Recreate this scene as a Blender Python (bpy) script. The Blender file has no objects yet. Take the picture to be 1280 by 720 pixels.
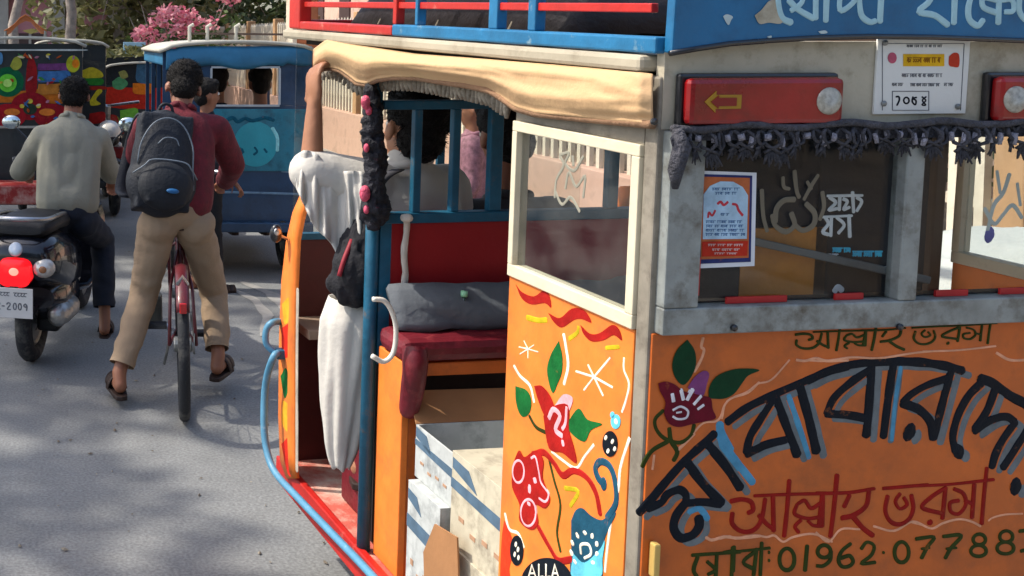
import bpy, bmesh, math, random
from mathutils import Vector as V, Matrix, noise, Quaternion
random.seed(7)
SC = bpy.context.scene
COL = SC.collection
rad = math.radians
# ---------------------------------------------------------------- camera
FPX, CX, CY, HOR = 1400.0, 40.0, 110.0, 50.0
cam = bpy.data.cameras.new('camera'); camo = bpy.data.objects.new('camera', cam); COL.objects.link(camo)
cam.sensor_width = 36; cam.lens = FPX/1280*36
cam.shift_x = (640-CX)/1280; cam.shift_y = -(360-CY)/1280
cam.clip_start = .02; cam.clip_end = 400
PITCH = math.atan((CY-HOR)/FPX)
CAM = V((0, 0, 1.7))
camo.location = CAM; camo.rotation_euler = (math.pi/2-PITCH, 0, 0)
SC.camera = camo
# ---------------------------------------------------------------- light
SUN_AZ, SUN_EL = rad(-78), rad(52)        # azimuth from +y, negative = left of the view
world = bpy.data.worlds.new('World'); SC.world = world; world.use_nodes = True
wn = world.node_tree.nodes; wl = world.node_tree.links
sky = wn.new('ShaderNodeTexSky'); sky.sky_type = 'NISHITA'; sky.sun_disc = False
sky.sun_elevation = SUN_EL; sky.sun_rotation = SUN_AZ; sky.dust_density = 3.0; sky.air_density = 1.0; sky.ozone_density = .6
wn['Background'].inputs[1].default_value = 0.15
wl.new(sky.outputs[0], wn['Background'].inputs[0])
sl = bpy.data.lights.new('sun', 'SUN'); so = bpy.data.objects.new('sun', sl); COL.objects.link(so)
sl.energy = 2.75; sl.angle = rad(.9); sl.color = (1, .93, .82)
SUNV = V((math.sin(SUN_AZ)*math.cos(SUN_EL), math.cos(SUN_AZ)*math.cos(SUN_EL), math.sin(SUN_EL)))
so.rotation_euler = SUNV.to_track_quat('Z', 'Y').to_euler()
SC.view_settings.view_transform = 'Standard'; SC.view_settings.look = 'None'
SC.view_settings.exposure = 0.9; SC.view_settings.gamma = 1.0

# ---------------------------------------------------------------- pixel -> point
RC = camo.rotation_euler.to_matrix()
def ray(px, py):
    return RC @ V(((px-CX)/FPX, -(py-CY)/FPX, -1))
def wp(px, py, z):                 # point seen at a pixel, z metres deep
    return CAM + ray(px, py)*z
def gp(px, py, h=0.0):             # point seen at a pixel on a level h metres up
    d = ray(px, py); return CAM + d*((h-CAM.z)/d.z)

# frame of the big rickshaw
vf = ray(-145, 0).normalized()
vr = vf.cross(V((0, 0, 1))).normalized()
vu = vr.cross(vf)
CORN = wp(814, 415, 1.9)
ORG = CORN - vu*(CORN.z/vu.z)
MV = Matrix((vr, vf, vu)).transposed().to_4x4(); MV.translation = ORG
MVI = MV.inverted(); CL = MVI @ CAM
def vray(px, py): return MVI.to_3x3() @ ray(px, py)
def on(px, py, axis, val):         # pixel onto a plane of the rickshaw frame
    d = vray(px, py); t = (val-CL[axis])/d[axis]; return CL + d*t
def rear(px, py, d=0.0): return on(px, py, 1, -d)
def side(px, py, d=0.0): return on(px, py, 0, -d)
def inn(px, py, v): return on(px, py, 1, v)

# ---------------------------------------------------------------- materials
def lin(c):
    if isinstance(c, str):
        c = tuple(int(c[i:i+2], 16)/255 for i in (0, 2, 4))
        return tuple((x/12.92 if x <= .04045 else ((x+.055)/1.055)**2.4) for x in c)
    return c
MC = {}
def mat(name, col, rough=.6, metal=0, amt=.18, scale=6, bump=.1, bscale=60, dirt=None, spec=.4, emit=0, coat=0):
    if name in MC: return MC[name]
    m = bpy.data.materials.new(name); m.use_nodes = True; MC[name] = m
    n = m.node_tree.nodes; l = m.node_tree.links; b = n['Principled BSDF']
    c = lin(col)
    tc = n.new('ShaderNodeTexCoord')
    t1 = n.new('ShaderNodeTexNoise'); t1.inputs['Scale'].default_value = scale; t1.inputs['Detail'].default_value = 6
    t1.inputs['Roughness'].default_value = .65
    l.new(tc.outputs['Object'], t1.inputs['Vector'])
    mx = n.new('ShaderNodeMix'); mx.data_type = 'RGBA'
    r = n.new('ShaderNodeMapRange'); r.inputs[1].default_value = .3; r.inputs[2].default_value = .7
    l.new(t1.outputs[0], r.inputs[0]); l.new(r.outputs[0], mx.inputs[0])
    mx.inputs[6].default_value = tuple(x*(1-amt) for x in c)+(1,)
    mx.inputs[7].default_value = tuple(min(1, x*(1+amt)) for x in c)+(1,)
    out = mx.outputs[2]
    if dirt:
        dc, lo, hi, ds = dirt
        t3 = n.new('ShaderNodeTexNoise'); t3.inputs['Scale'].default_value = ds; t3.inputs['Detail'].default_value = 8
        t3.inputs['Roughness'].default_value = .7
        l.new(tc.outputs['Object'], t3.inputs['Vector'])
        r3 = n.new('ShaderNodeMapRange'); r3.inputs[1].default_value = lo; r3.inputs[2].default_value = hi
        l.new(t3.outputs[0], r3.inputs[0])
        m3 = n.new('ShaderNodeMix'); m3.data_type = 'RGBA'; m3.inputs[7].default_value = tuple(lin(dc))+(1,)
        l.new(r3.outputs[0], m3.inputs[0]); l.new(out, m3.inputs[6]); out = m3.outputs[2]
    l.new(out, b.inputs['Base Color'])
    b.inputs['Roughness'].default_value = rough; b.inputs['Metallic'].default_value = metal
    b.inputs['Specular IOR Level'].default_value = spec; b.inputs['Coat Weight'].default_value = coat
    rr = n.new('ShaderNodeMapRange'); rr.inputs[3].default_value = max(.04, rough-.12); rr.inputs[4].default_value = min(1, rough+.12)
    l.new(t1.outputs[0], rr.inputs[0]); l.new(rr.outputs[0], b.inputs['Roughness'])
    if bump:
        t2 = n.new('ShaderNodeTexNoise'); t2.inputs['Scale'].default_value = bscale; t2.inputs['Detail'].default_value = 4
        l.new(tc.outputs['Object'], t2.inputs['Vector'])
        bp = n.new('ShaderNodeBump'); bp.inputs['Strength'].default_value = bump; bp.inputs['Distance'].default_value = .01
        l.new(t2.outputs[0], bp.inputs['Height']); l.new(bp.outputs[0], b.inputs['Normal'])
    if emit:
        b.inputs['Emission Color'].default_value = c+(1,); b.inputs['Emission Strength'].default_value = emit
    return m
def glass_mat(name, tint=(.8, .85, .85), refl=.12, film=0.0):
    m = bpy.data.materials.new(name); m.use_nodes = True
    n = m.node_tree.nodes; l = m.node_tree.links; n.remove(n['Principled BSDF'])
    tr = n.new('ShaderNodeBsdfTransparent'); tr.inputs[0].default_value = tint+(1,)
    gl = n.new('ShaderNodeBsdfGlossy'); gl.inputs['Roughness'].default_value = .02
    df = n.new('ShaderNodeBsdfDiffuse'); df.inputs[0].default_value = (.45, .44, .4, 1)
    lw = n.new('ShaderNodeLayerWeight'); lw.inputs[0].default_value = .5
    pw = n.new('ShaderNodeMath'); pw.operation = 'POWER'; pw.inputs[1].default_value = 4; l.new(lw.outputs['Facing'], pw.inputs[0])
    fr = n.new('ShaderNodeMapRange'); fr.inputs[3].default_value = refl*.22; fr.inputs[4].default_value = .8; l.new(pw.outputs[0], fr.inputs[0])
    tc = n.new('ShaderNodeTexCoord'); ns = n.new('ShaderNodeTexNoise'); ns.inputs['Scale'].default_value = 9; ns.inputs['Detail'].default_value = 8
    l.new(tc.outputs['Object'], ns.inputs['Vector'])
    mr = n.new('ShaderNodeMapRange'); mr.inputs[1].default_value = .4; mr.inputs[2].default_value = .8; mr.inputs[4].default_value = film
    l.new(ns.outputs[0], mr.inputs[0])
    m1 = n.new('ShaderNodeMixShader'); m2 = n.new('ShaderNodeMixShader')
    l.new(fr.outputs[0], m1.inputs[0]); l.new(tr.outputs[0], m1.inputs[1]); l.new(gl.outputs[0], m1.inputs[2])
    l.new(mr.outputs[0], m2.inputs[0]); l.new(m1.outputs[0], m2.inputs[1]); l.new(df.outputs[0], m2.inputs[2])
    l.new(m2.outputs[0], n['Material Output'].inputs[0])
    return m
def leaf_mat(name, c1, c2, rough=.6):
    m = bpy.data.materials.new(name); m.use_nodes = True
    n = m.node_tree.nodes; l = m.node_tree.links; b = n['Principled BSDF']
    g = n.new('ShaderNodeNewGeometry'); mx = n.new('ShaderNodeMix'); mx.data_type = 'RGBA'
    mx.inputs[6].default_value = tuple(c1)+(1,); mx.inputs[7].default_value = tuple(c2)+(1,)
    l.new(g.outputs['Random Per Island'], mx.inputs[0]); l.new(mx.outputs[2], b.inputs['Base Color'])
    b.inputs['Roughness'].default_value = rough
    tl = n.new('ShaderNodeBsdfTranslucent'); l.new(mx.outputs[2], tl.inputs[0])
    ms = n.new('ShaderNodeMixShader'); ms.inputs[0].default_value = .3
    l.new(b.outputs[0], ms.inputs[1]); l.new(tl.outputs[0], ms.inputs[2]); l.new(ms.outputs[0], n['Material Output'].inputs[0])
    return m

# ---------------------------------------------------------------- mesh builder
def cr(pts, n=5):
    if len(pts) < 3: return [V(pts[0]), *[V(pts[0]).lerp(V(pts[1]), k/4) for k in (1, 2, 3)], V(pts[1])] if len(pts) == 2 else [V(p) for p in pts]
    P_ = [V(p) for p in pts]; P_ = [P_[0]*2-P_[1]]+P_+[P_[-1]*2-P_[-2]]; out = []
    for i in range(1, len(P_)-2):
        for k in range(n):
            t = k/n; a, b, c, d = P_[i-1:i+3]
            out.append(.5*((2*b)+(c-a)*t+(2*a-5*b+4*c-d)*t*t+(3*b-a-3*c+d)*t**3))
    out.append(P_[-2]); return out
class MB:
    def __init__(s): s.v = []; s.f = []
    def add(s, vs, fs):
        o = len(s.v); s.v += [V(p) for p in vs]; s.f += [tuple(i+o for i in f) for f in fs]; return s
    def box(s, c, d, R=None):
        c = V(c); hx, hy, hz = d[0]/2, d[1]/2, d[2]/2
        vs = [V((x, y, z)) for x in (-hx, hx) for y in (-hy, hy) for z in (-hz, hz)]
        if R is not None: vs = [R @ p for p in vs]
        return s.add([c+p for p in vs], [(0, 1, 3, 2), (4, 6, 7, 5), (0, 4, 5, 1), (2, 3, 7, 6), (0, 2, 6, 4), (1, 5, 7, 3)])
    def bar(s, p, q, w, h=None, up=V((0, 0, 1))):      # square bar between two points
        p, q = V(p), V(q); h = h or w; d = (q-p); L = d.length; d.normalize()
        if abs(d.dot(up)) > .98: up = V((0, 1, 0)) if abs(d.y) < .9 else V((1, 0, 0))
        x = d.cross(up).normalized(); z = x.cross(d)
        R = Matrix((x, d, z)).transposed()
        return s.box((p+q)/2, (w, L, h), R)
    def tube(s, pts, r, n=8, closed=False, caps=True):
        pts = [V(p) for p in pts]; rs = r if isinstance(r, (list, tuple)) else [r]*len(pts)
        N = len(pts); vs = []; fs = []
        prev = None
        for i, p in enumerate(pts):
            if closed: d = pts[(i+1) % N]-pts[i-1]
            else: d = pts[min(i+1, N-1)]-pts[max(i-1, 0)]
            if d.length < 1e-9: d = V((0, 0, 1))
            d.normalize()
            if prev is None:
                a = V((0, 0, 1)) if abs(d.z) < .9 else V((1, 0, 0)); x = d.cross(a).normalized()
            else:
                x = prev - d*prev.dot(d)
                if x.length < 1e-6: x = d.orthogonal()
                x.normalize()
            prev = x; y = d.cross(x)
            for k in range(n):
                t = 2*math.pi*k/n; vs.append(p+(x*math.cos(t)+y*math.sin(t))*rs[i])
        M = N if closed else N-1
        for i in range(M):
            for k in range(n):
                a = i*n+k; b = i*n+(k+1) % n; j = (i+1) % N; c = j*n+(k+1) % n; d2 = j*n+k
                fs.append((a, b, c, d2))
        if caps and not closed: fs.append(tuple(range(n))[::-1]); fs.append(tuple(range((N-1)*n, N*n)))
        return s.add(vs, fs)
    def lathe(s, prof, c, ax=V((0, 0, 1)), n=24):      # prof: (radius, height along ax)
        ax = V(ax).normalized(); x = ax.orthogonal().normalized(); y = ax.cross(x); c = V(c)
        vs = []; fs = []
        for r, h in prof:
            for k in range(n):
                t = 2*math.pi*k/n; vs.append(c+ax*h+(x*math.cos(t)+y*math.sin(t))*r)
        for i in range(len(prof)-1):
            for k in range(n):
                a = i*n+k; b = i*n+(k+1) % n
                fs.append((a, b, b+n, a+n))
        fs.append(tuple(range(n))[::-1]); fs.append(tuple(range((len(prof)-1)*n, len(prof)*n)))
        return s.add(vs, fs)
    def ball(s, c, r, n=12, m=8, R=None):
        c = V(c); r = (r, r, r) if not isinstance(r, (tuple, list)) else r
        vs = []; fs = []
        for i in range(1, m):
            a = math.pi*i/m
            for k in range(n):
                t = 2*math.pi*k/n; vs.append(V((math.sin(a)*math.cos(t)*r[0], math.sin(a)*math.sin(t)*r[1], math.cos(a)*r[2])))
        vs += [V((0, 0, r[2])), V((0, 0, -r[2]))]
        for i in range(m-2):
            for k in range(n):
                a = i*n+k; b = i*n+(k+1) % n; fs.append((a, a+n, b+n, b))
        T = (m-1)*n
        for k in range(n):
            fs.append((T, k, (k+1) % n)); fs.append((T+1, (m-2)*n+(k+1) % n, (m-2)*n+k))
        if R is not None: vs = [R @ p for p in vs]
        return s.add([c+p for p in vs], fs)
    def slab(s, poly, nrm, t):                         # polygon with thickness t against nrm
        poly = [V(p) for p in poly]; n = len(poly); nrm = V(nrm)
        return s.add(poly+[p-nrm*t for p in poly], [tuple(range(n)), tuple(range(2*n-1, n-1, -1))] +
                     [(i, i+n, (i+1) % n+n, (i+1) % n) for i in range(n)])
    def grid(s, rows):
        n = len(rows[0]); vs = [p for r in rows for p in r]
        return s.add(vs, [(i*n+k, i*n+k+1, (i+1)*n+k+1, (i+1)*n+k) for i in range(len(rows)-1) for k in range(n-1)])
    def mesh(s, name, fix=True):
        me = bpy.data.meshes.new(name); me.from_pydata([tuple(p) for p in s.v], [], s.f)
        if fix:
            bm = bmesh.new(); bm.from_mesh(me); bmesh.ops.recalc_face_normals(bm, faces=bm.faces); bm.to_mesh(me); bm.free()
        return me
    def build(s, name, m, parent=None, bevel=0, smooth=False, fix=True, solid=0, label=None):
        me = s.mesh(name, fix); me.materials.append(m)
        o = bpy.data.objects.new(name, me); COL.objects.link(o)
        if parent: o.parent = parent
        if smooth:
            for p in me.polygons: p.use_smooth = True
        if solid:
            md = o.modifiers.new('thick', 'SOLIDIFY'); md.thickness = solid; md.offset = 0
        if bevel:
            md = o.modifiers.new('edge', 'BEVEL'); md.width = bevel; md.segments = 2; md.limit_method = 'ANGLE'
        if label: o['label'] = label
        return o
def tag(o, label=None, cat=None, group=None, kind=None):
    if label: o['label'] = label
    if cat: o['category'] = cat
    if group: o['group'] = group
    if kind: o['kind'] = kind
    return o
def thing(name, label, cat, loc=(0, 0, 0), M=None, group=None):
    o = bpy.data.objects.new(name, None); COL.objects.link(o); o.empty_display_size = .1
    if M is not None: o.matrix_world = M
    else: o.location = loc
    return tag(o, label, cat, group)
def copy_part(o, parent, M=None, loc=None):
    c = o.copy(); COL.objects.link(c); c.parent = parent
    if loc is not None: c.location = loc
    return c
def smooth_by_angle(o, ang=40):
    for p in o.data.polygons: p.use_smooth = True
    try: o.data.set_sharp_from_angle(angle=rad(ang))
    except Exception: pass

# ---------------------------------------------------------------- organic bodies: union of tapered capsules, voxel remeshed
TMP = bpy.data.scenes.new('build_tmp')
class Blob(MB):
    def cap(s, p, q, r1, r2, n=12):
        p, q = V(p), V(q); s.tube([p, q], [r1, r2], n); s.ball(p, r1, n, 8); s.ball(q, r2, n, 8); return s
    def chain(s, pts, rs, n=12):
        for i in range(len(pts)-1): s.cap(pts[i], pts[i+1], rs[i], rs[i+1], n)
        return s
    def organic(s, name, m, parent=None, vox=.012, it=3, fold=0, fscale=9, fdir=(1, 1, .35), label=None, cuts=()):
        me = s.mesh('tmp', False); t = bpy.data.objects.new('tmp', me); TMP.collection.objects.link(t)
        md = t.modifiers.new('r', 'REMESH'); md.mode = 'VOXEL'; md.voxel_size = vox
        sm = t.modifiers.new('s', 'SMOOTH'); sm.iterations = it; sm.factor = .5
        vl = TMP.view_layers[0]; vl.update(); dg = vl.depsgraph
        nm = bpy.data.meshes.new_from_object(t.evaluated_get(dg)); bpy.data.objects.remove(t)
        nm.name = name
        if fold:
            for vtx in nm.vertices:
                p = vtx.co; q = V((p.x*fscale*fdir[0], p.y*fscale*fdir[1], p.z*fscale*fdir[2]))
                a = noise.noise(q); b = noise.noise(q*2.3+V((5, 1, 3)))
                vtx.co = p + vtx.normal*fold*((1-abs(a)*2.2)*.8+b*.5)
        if cuts:
            bm = bmesh.new(); bm.from_mesh(nm)
            for c, d, R_ in cuts:
                near = [v_ for v_ in bm.verts if (v_.co-c).length < R_]
                ge = list({e_ for v_ in near for e_ in v_.link_edges}); gf = list({f_ for v_ in near for f_ in v_.link_faces})
                r_ = bmesh.ops.bisect_plane(bm, geom=near+ge+gf, plane_co=c, plane_no=d, clear_outer=False)
                dead = [v_ for v_ in bm.verts if (v_.co-c).length < R_ and (v_.co-c).dot(d) > 1e-5]
                bmesh.ops.delete(bm, geom=dead, context='VERTS')
            bm.to_mesh(nm); bm.free()
        nm.materials.clear(); nm.materials.append(m)
        for p in nm.polygons: p.use_smooth = True
        o = bpy.data.objects.new(name, nm); COL.objects.link(o)
        if parent: o.parent = parent
        if label: o['label'] = label
        return o
def basis(fwd, up):
    up = V(up).normalized(); f = V(fwd); f = (f-up*f.dot(up)).normalized(); r = f.cross(up)
    return Matrix((r, f, up)).transposed()         # columns: right, forward, up
def add_head(b, c, R, s=1.0):
    b.ball(c+R @ V((0, -.005, .03))*s, (.075*s, .094*s, .085*s), 16, 12, R)
    b.ball(c+R @ V((0, .015, -.035))*s, (.058*s, .068*s, .075*s), 14, 10, R)
    b.ball(c+R @ V((0, .062, -.085))*s, (.026*s, .02*s, .02*s), 10, 8, R)
    b.cap(c+R @ V((0, .085, .015))*s, c+R @ V((0, .103, -.022))*s, .009*s, .014*s)
    for k in (-1, 1):
        b.ball(c+R @ V((k*.082, -.008, -.012))*s, (.012*s, .02*s, .032*s), 8, 8, R)
        b.ball(c+R @ V((k*.033, .075, .028))*s, (.022*s, .012*s, .008*s), 8, 6, R)
        b.ball(c+R @ V((k*.04, .055, -.02))*s, (.02*s, .02*s, .018*s), 8, 6, R)
    b.ball(c+R @ V((0, .078, -.05))*s, (.024*s, .01*s, .007*s), 8, 6, R)
def add_hand(b, w, d, n, curl=.9, s=1.0, thumb=1):
    """palm from wrist w along d, palm normal n (side fingers curl to)"""
    d = V(d).normalized(); n = V(n); n = (n-d*n.dot(d)).normalized(); x = d.cross(n)
    R = Matrix((x, d, n)).transposed()
    b.ball(w+d*.045*s, (.038*s, .052*s, .017*s), 12, 8, R)
    b.ball(w+d*.01*s, (.027*s, .03*s, .02*s), 10, 8, R)
    for i, L in enumerate((.068, .078, .072, .056)):
        a = w+d*.088*s+x*(i-1.5)*.0195*s; seg = L*s/3; ang = 0; pts = [a-d*.02*s, a]
        for k in range(3):
            ang += curl*(.55 if k == 0 else .75)+.05*i
            a = a+(d*math.cos(ang)+n*math.sin(ang))*seg*(1.25 if k == 0 else .9); pts.append(a)
        b.chain(pts, [.0095*s, .0092*s, .0085*s, .008*s, .007*s], 8)
    a = w+d*.02*s+x*thumb*(-.03)*s
    t1 = a+(d*.5-x*thumb*.55+n*.35)*.045*s; t2 = t1+(d*.6-x*thumb*.1+n*.7)*.032*s*1.0; t3 = t2+(d*.5+x*thumb*.2+n*.7)*.025*s
    b.chain([a, t1, t2, t3], [.013*s, .011*s, .0095*s, .008*s], 8)
def add_foot(b, ank, toe, s=1.0, up=V((0, 0, 1))):
    ank, toe = V(ank), V(toe); d = (toe-ank); d = (d-up*d.dot(up)).normalized(); x = d.cross(up)
    h = ank-up*.055*s-d*.03*s
    b.ball(h, .034*s, 10, 8); b.cap(ank, h, .036*s, .032*s)
    b.cap(h+d*.02*s, h+d*.14*s-up*.008*s, .033*s, .026*s); b.cap(h+d*.1*s-x*.014*s, h+d*.17*s-x*.018*s-up*.01*s, .022*s, .016*s)
    b.cap(h+d*.1*s+x*.014*s, h+d*.165*s+x*.02*s-up*.01*s, .022*s, .013*s)
    for i in range(5):
        b.cap(h+d*.165*s+x*(i-2)*.0165*s-up*.012*s, h+d*(.2-.008*i)*s+x*(i-2)*.0175*s-up*.018*s, .0105*s, .008*s, 8)
    return h, d, x
def person(label, J, face, shirt, trousers=None, hair=None, shoes=None, hands=(True, True), vox=.009, s=1.0,
           sleeve=1.0, trouser_end=.92, bald=False, group=None, grp_cat='person', hn=(V((0, 0, -1)), V((0, 0, -1))), loose=0.0,
           skin=None, hcurl=.9, collar=True, feet=True, fold=.008, fine=False):
    J = {k: V(v) for k, v in J.items()}
    base = V((J['pel'].x, J['pel'].y, 0))
    t = thing('person', label, grp_cat, base, group=group)
    J = {k: v-base for k, v in J.items()}
    up = (J['neck']-J['pel']).normalized()
    fw = (J['shR']-J['shL']).cross(up)*-1
    fw = up.cross(J['shR']-J['shL']).normalized()
    R = basis(fw, up); RH = basis(face, (J['head']-J['neck']).normalized())
    skinm = skin or SKIN
    b = Blob()
    add_head(b, J['head'], RH, s)
    b.cap(J['neck']-up*.03, J['head']-(RH @ V((0, .01, .04)))*s, .055*s, .05*s)
    mid = (J['pel']*.5+J['neck']*.5)
    b.ball(J['neck']-up*.15*s, (.145*s, .085*s, .17*s), 16, 10, R); b.ball(mid-up*.03, (.125*s, .08*s, .16*s), 16, 10, R)
    b.ball(J['pel']+up*.02, (.14*s, .095*s, .11*s), 16, 10, R)
    for k in 'LR':
        b.chain([J['sh'+k], J['el'+k], J['ha'+k]], [.046*s, .036*s, .023*s])
        b.cap(J['neck']-up*.05, J['sh'+k], .05*s, .045*s)
        b.chain([J['hip'+k], J['kn'+k], J['an'+k]], [.075*s, .05*s, .034*s])
        d = (J['ha'+k]-J['el'+k]).normalized()
        if hands[0 if k == 'L' else 1] is not None:
            hd = hands[0 if k == 'L' else 1]; hd = d if hd is True else V(hd)
            add_hand(b, J['ha'+k], hd, hn[0 if k == 'L' else 1], hcurl, s, 1 if k == 'R' else -1)
        fh = add_foot(b, J['an'+k], J['toe'+k], s) if feet else None
        J['ft'+k] = fh
    b.organic('body', skinm, t, vox*(.85 if fine else 1.3), 2)
    # shirt
    c = Blob(); g = .012+loose
    c.ball(J['neck']-up*.14*s, ((.158+g)*s, (.098+g)*s, .165*s), 18, 12, R)
    c.ball(mid-up*.02, ((.14+g)*s, (.098+g)*s, .19*s), 18, 12, R)
    c.ball(J['pel']+up*.06, ((.15+g)*s, (.112+g)*s, .12*s), 18, 12, R)
    c.cap(J['pel']+up*.05-R @ V((.06, 0, 0)), J['pel']+up*.05+R @ V((.06, 0, 0)), .1*s+g, .1*s+g)
    c.cap(J['neck']-up*.03, J['neck']+up*.005, .064*s, .06*s)
    for k in (-1, 1): c.cap(J['neck']-up*.16*s+R @ V((k*.065*s, 0, 0)), J['pel']+up*.06+R @ V((k*.06*s, 0, 0)), .094*s+g, .1*s+g)
    for k in 'LR':
        e = J['el'+k]; w = e.lerp(J['ha'+k], .9*sleeve) if sleeve <= 1 else J['ha'+k]
        c.cap(J['neck']-up*.05, J['sh'+k], .058*s, (.058)*s+g*.7)
        c.chain([J['sh'+k], e, w], [.058*s+g*.8, .047*s+g*.8, .034*s+g*.9])
    cu_ = [(J['el'+k].lerp(J['ha'+k], .9*sleeve-.03), (J['ha'+k]-J['el'+k]).normalized(), .1) for k in 'LR'] if sleeve > .5 else []
    sh = c.organic('shirt', shirt, t, vox*1.25, 2, fold=fold, fscale=8, cuts=cu_)
    if collar:
        k2 = Blob(); pts = [J['neck']+up*.012+R @ V((math.cos(a)*.066*s, math.sin(a)*.062*s, -.012*math.sin(a))) for a in [i*math.pi/8 for i in range(-3, 12)]]
        k2.tube(pts, .013, 8); k2.build('collar', shirt, sh, smooth=True)
    if trousers:
        c = Blob()
        c.ball(J['pel']+up*.01, ((.15)*s+loose, (.108)*s+loose, .11*s), 18, 12, R)
        for k in 'LR':
            an = J['kn'+k].lerp(J['an'+k], trouser_end)
            c.ball(J['hip'+k]-up*.0+R @ V((0, -.03, 0)), .092*s+loose*.5, 12, 8)
            c.chain([J['hip'+k], J['kn'+k], an], [.09*s+loose, .064*s+loose, .056*s+loose])
        cu_ = [(J['kn'+k].lerp(J['an'+k], trouser_end), (J['an'+k]-J['kn'+k]).normalized(), .12) for k in 'LR'] if J['knL'].z-J['anL'].z > .15 else []
        c.organic('trousers', trousers, t, vox*1.25, 2, fold=fold*.9, fscale=10, fdir=(.7, .7, 1.1), cuts=cu_)
    if hair:
        c = Blob(); hc = J['head']
        if bald:
            c.ball(hc+RH @ V((0, -.024, .022))*s, (.084*s, .093*s, .08*s), 18, 12, RH)
            c.ball(hc+RH @ V((0, -.04, -.03))*s, (.07*s, .06*s, .055*s), 14, 10, RH)
        else:
            c.ball(hc+RH @ V((0, -.016, .055))*s, (.087*s, .1*s, .084*s), 18, 12, RH)
            c.ball(hc+RH @ V((0, -.042, -.015))*s, (.066*s, .064*s, .07*s), 14, 10, RH)
            c.ball(hc+RH @ V((0, .05, .09))*s, (.07*s, .045*s, .035*s), 12, 8, RH)
        o = c.organic('hair', hair, t, vox*.8, 1, fold=.006, fscale=70, fdir=(1, 1, 1))
        if vox < .01:
            b = MB(); rnd = random.Random(3); vs_ = o.data.vertices
            for _ in range(2600):
                q = vs_[rnd.randrange(len(vs_))]; n_ = q.normal
                if not bald and (q.co-hc).dot(up) < -.05: continue
                d = (n_*.55+V((rnd.uniform(-.6, .6), rnd.uniform(-.6, .6), rnd.uniform(-.7, .3)))-RH @ V((0, .3, .25))).normalized()*rnd.uniform(.008, .02)
                x = d.cross(n_).normalized()*.0014
                b.add([q.co-x-n_*.002, q.co+x-n_*.002, q.co+d], [(0, 1, 2)])
            tag(b.build('hair_strands', hair, o, fix=False), kind='stuff')
    for k in (-1, 1):
        e = MB().ball(J['head']+RH @ V((k*.032, .078, .012))*s, .0125*s, 10, 8)
        e.build('eye', EYE, t, smooth=True)
    if shoes and feet:
        for k in 'LR':
            h, d, x = J['ft'+k]; upz = V((0, 0, 1))
            c = MB(); pts = [(-.045, -.025), (-.055, 0), (-.045, .025), (0, .034), (.08, .04), (.16, .045), (.205, .03), (.215, 0), (.2, -.03), (.15, -.045), (.08, -.038), (0, -.034)]
            z = -.034*s
            c.slab([h+d*a*s+x*y*s+upz*z for a, y in pts], upz, .022*s)
            o = c.build('sandal', shoes, t, bevel=.004)
            c = MB()
            for a0, a1 in ((.07, .1), (.12, .15)):
                rows = []
                for a in (a0, a1+.02):
                    rows.append([h+d*a*s+x*math.cos(q)*.044*s+upz*((math.sin(q)*.062)-.034)*s*(1 if a0 < .1 else .85) for q in [math.pi*i/8 for i in range(9)]])
                c.grid(rows)
            c.build('strap', shoes, o, smooth=True, solid=.005)
    return t, J, R, RH
SKIN = mat('brown_skin', '8a5a42', .5, amt=.12, scale=12, bump=.05, bscale=150, spec=.45)
SKIN2 = mat('lighter_brown_skin', '9c6c50', .5, amt=.12, scale=12, bump=.05, bscale=150)
EYE = mat('eye_white', 'd8d4cc', .2, amt=.02)
HAIR = mat('black_hair', '0f0c0b', .65, amt=.4, scale=50, bump=.8, bscale=220, spec=.25)
BLACK = mat('black_paint', '14161c', .3, amt=.3, coat=.4, spec=.5)
RUBBER = mat('tyre_rubber', '24262a', .8, amt=.2, scale=20, bump=.3, bscale=120, dirt=('6a6862', .5, .8, 9))
CHROME = mat('worn_chrome', 'b8babc', .3, 1, amt=.15, scale=25, bump=.05)
STEEL = mat('grey_steel', '8a8c8a', .45, .8, amt=.2, scale=15)
DARK = mat('dark_interior', '1b1512', .7, amt=.3)

# ================================================================ SETTING
def ground_mat():
    m = mat('asphalt', (.185, .19, .188), .9, amt=.22, scale=1.1, bump=.4, bscale=45, dirt=((.13, .13, .125), .52, .8, 2.2))
    n = m.node_tree.nodes; l = m.node_tree.links; b = n['Principled BSDF']
    vo = n.new('ShaderNodeTexNoise'); vo.inputs['Scale'].default_value = 90; vo.inputs['Detail'].default_value = 3
    tc = [x for x in n if x.type == 'TEX_COORD'][0]; l.new(tc.outputs['Object'], vo.inputs['Vector'])
    src = b.inputs['Base Color'].links[0].from_socket
    mr = n.new('ShaderNodeMapRange'); mr.inputs[1].default_value = .35; mr.inputs[2].default_value = .65; mr.inputs[3].default_value = .8; mr.inputs[4].default_value = 1.2
    l.new(vo.outputs[0], mr.inputs[0])
    mu = n.new('ShaderNodeVectorMath'); mu.operation = 'SCALE'; l.new(src, mu.inputs[0]); l.new(mr.outputs[0], mu.inputs['Scale'])
    l.new(mu.outputs[0], b.inputs['Base Color'])
    return m
ASPH = ground_mat()
g = MB().add([(-90, -45, 0), (3.3, -45, 0), (3.3, 90, 0), (-90, 90, 0)], [(0, 1, 2, 3)])
o = g.build('road', ASPH); tag(o, kind='structure')
dust = mat('pale_road_dust', (.28, .27, .25), .95, amt=.2, scale=14, bump=.2)
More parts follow.
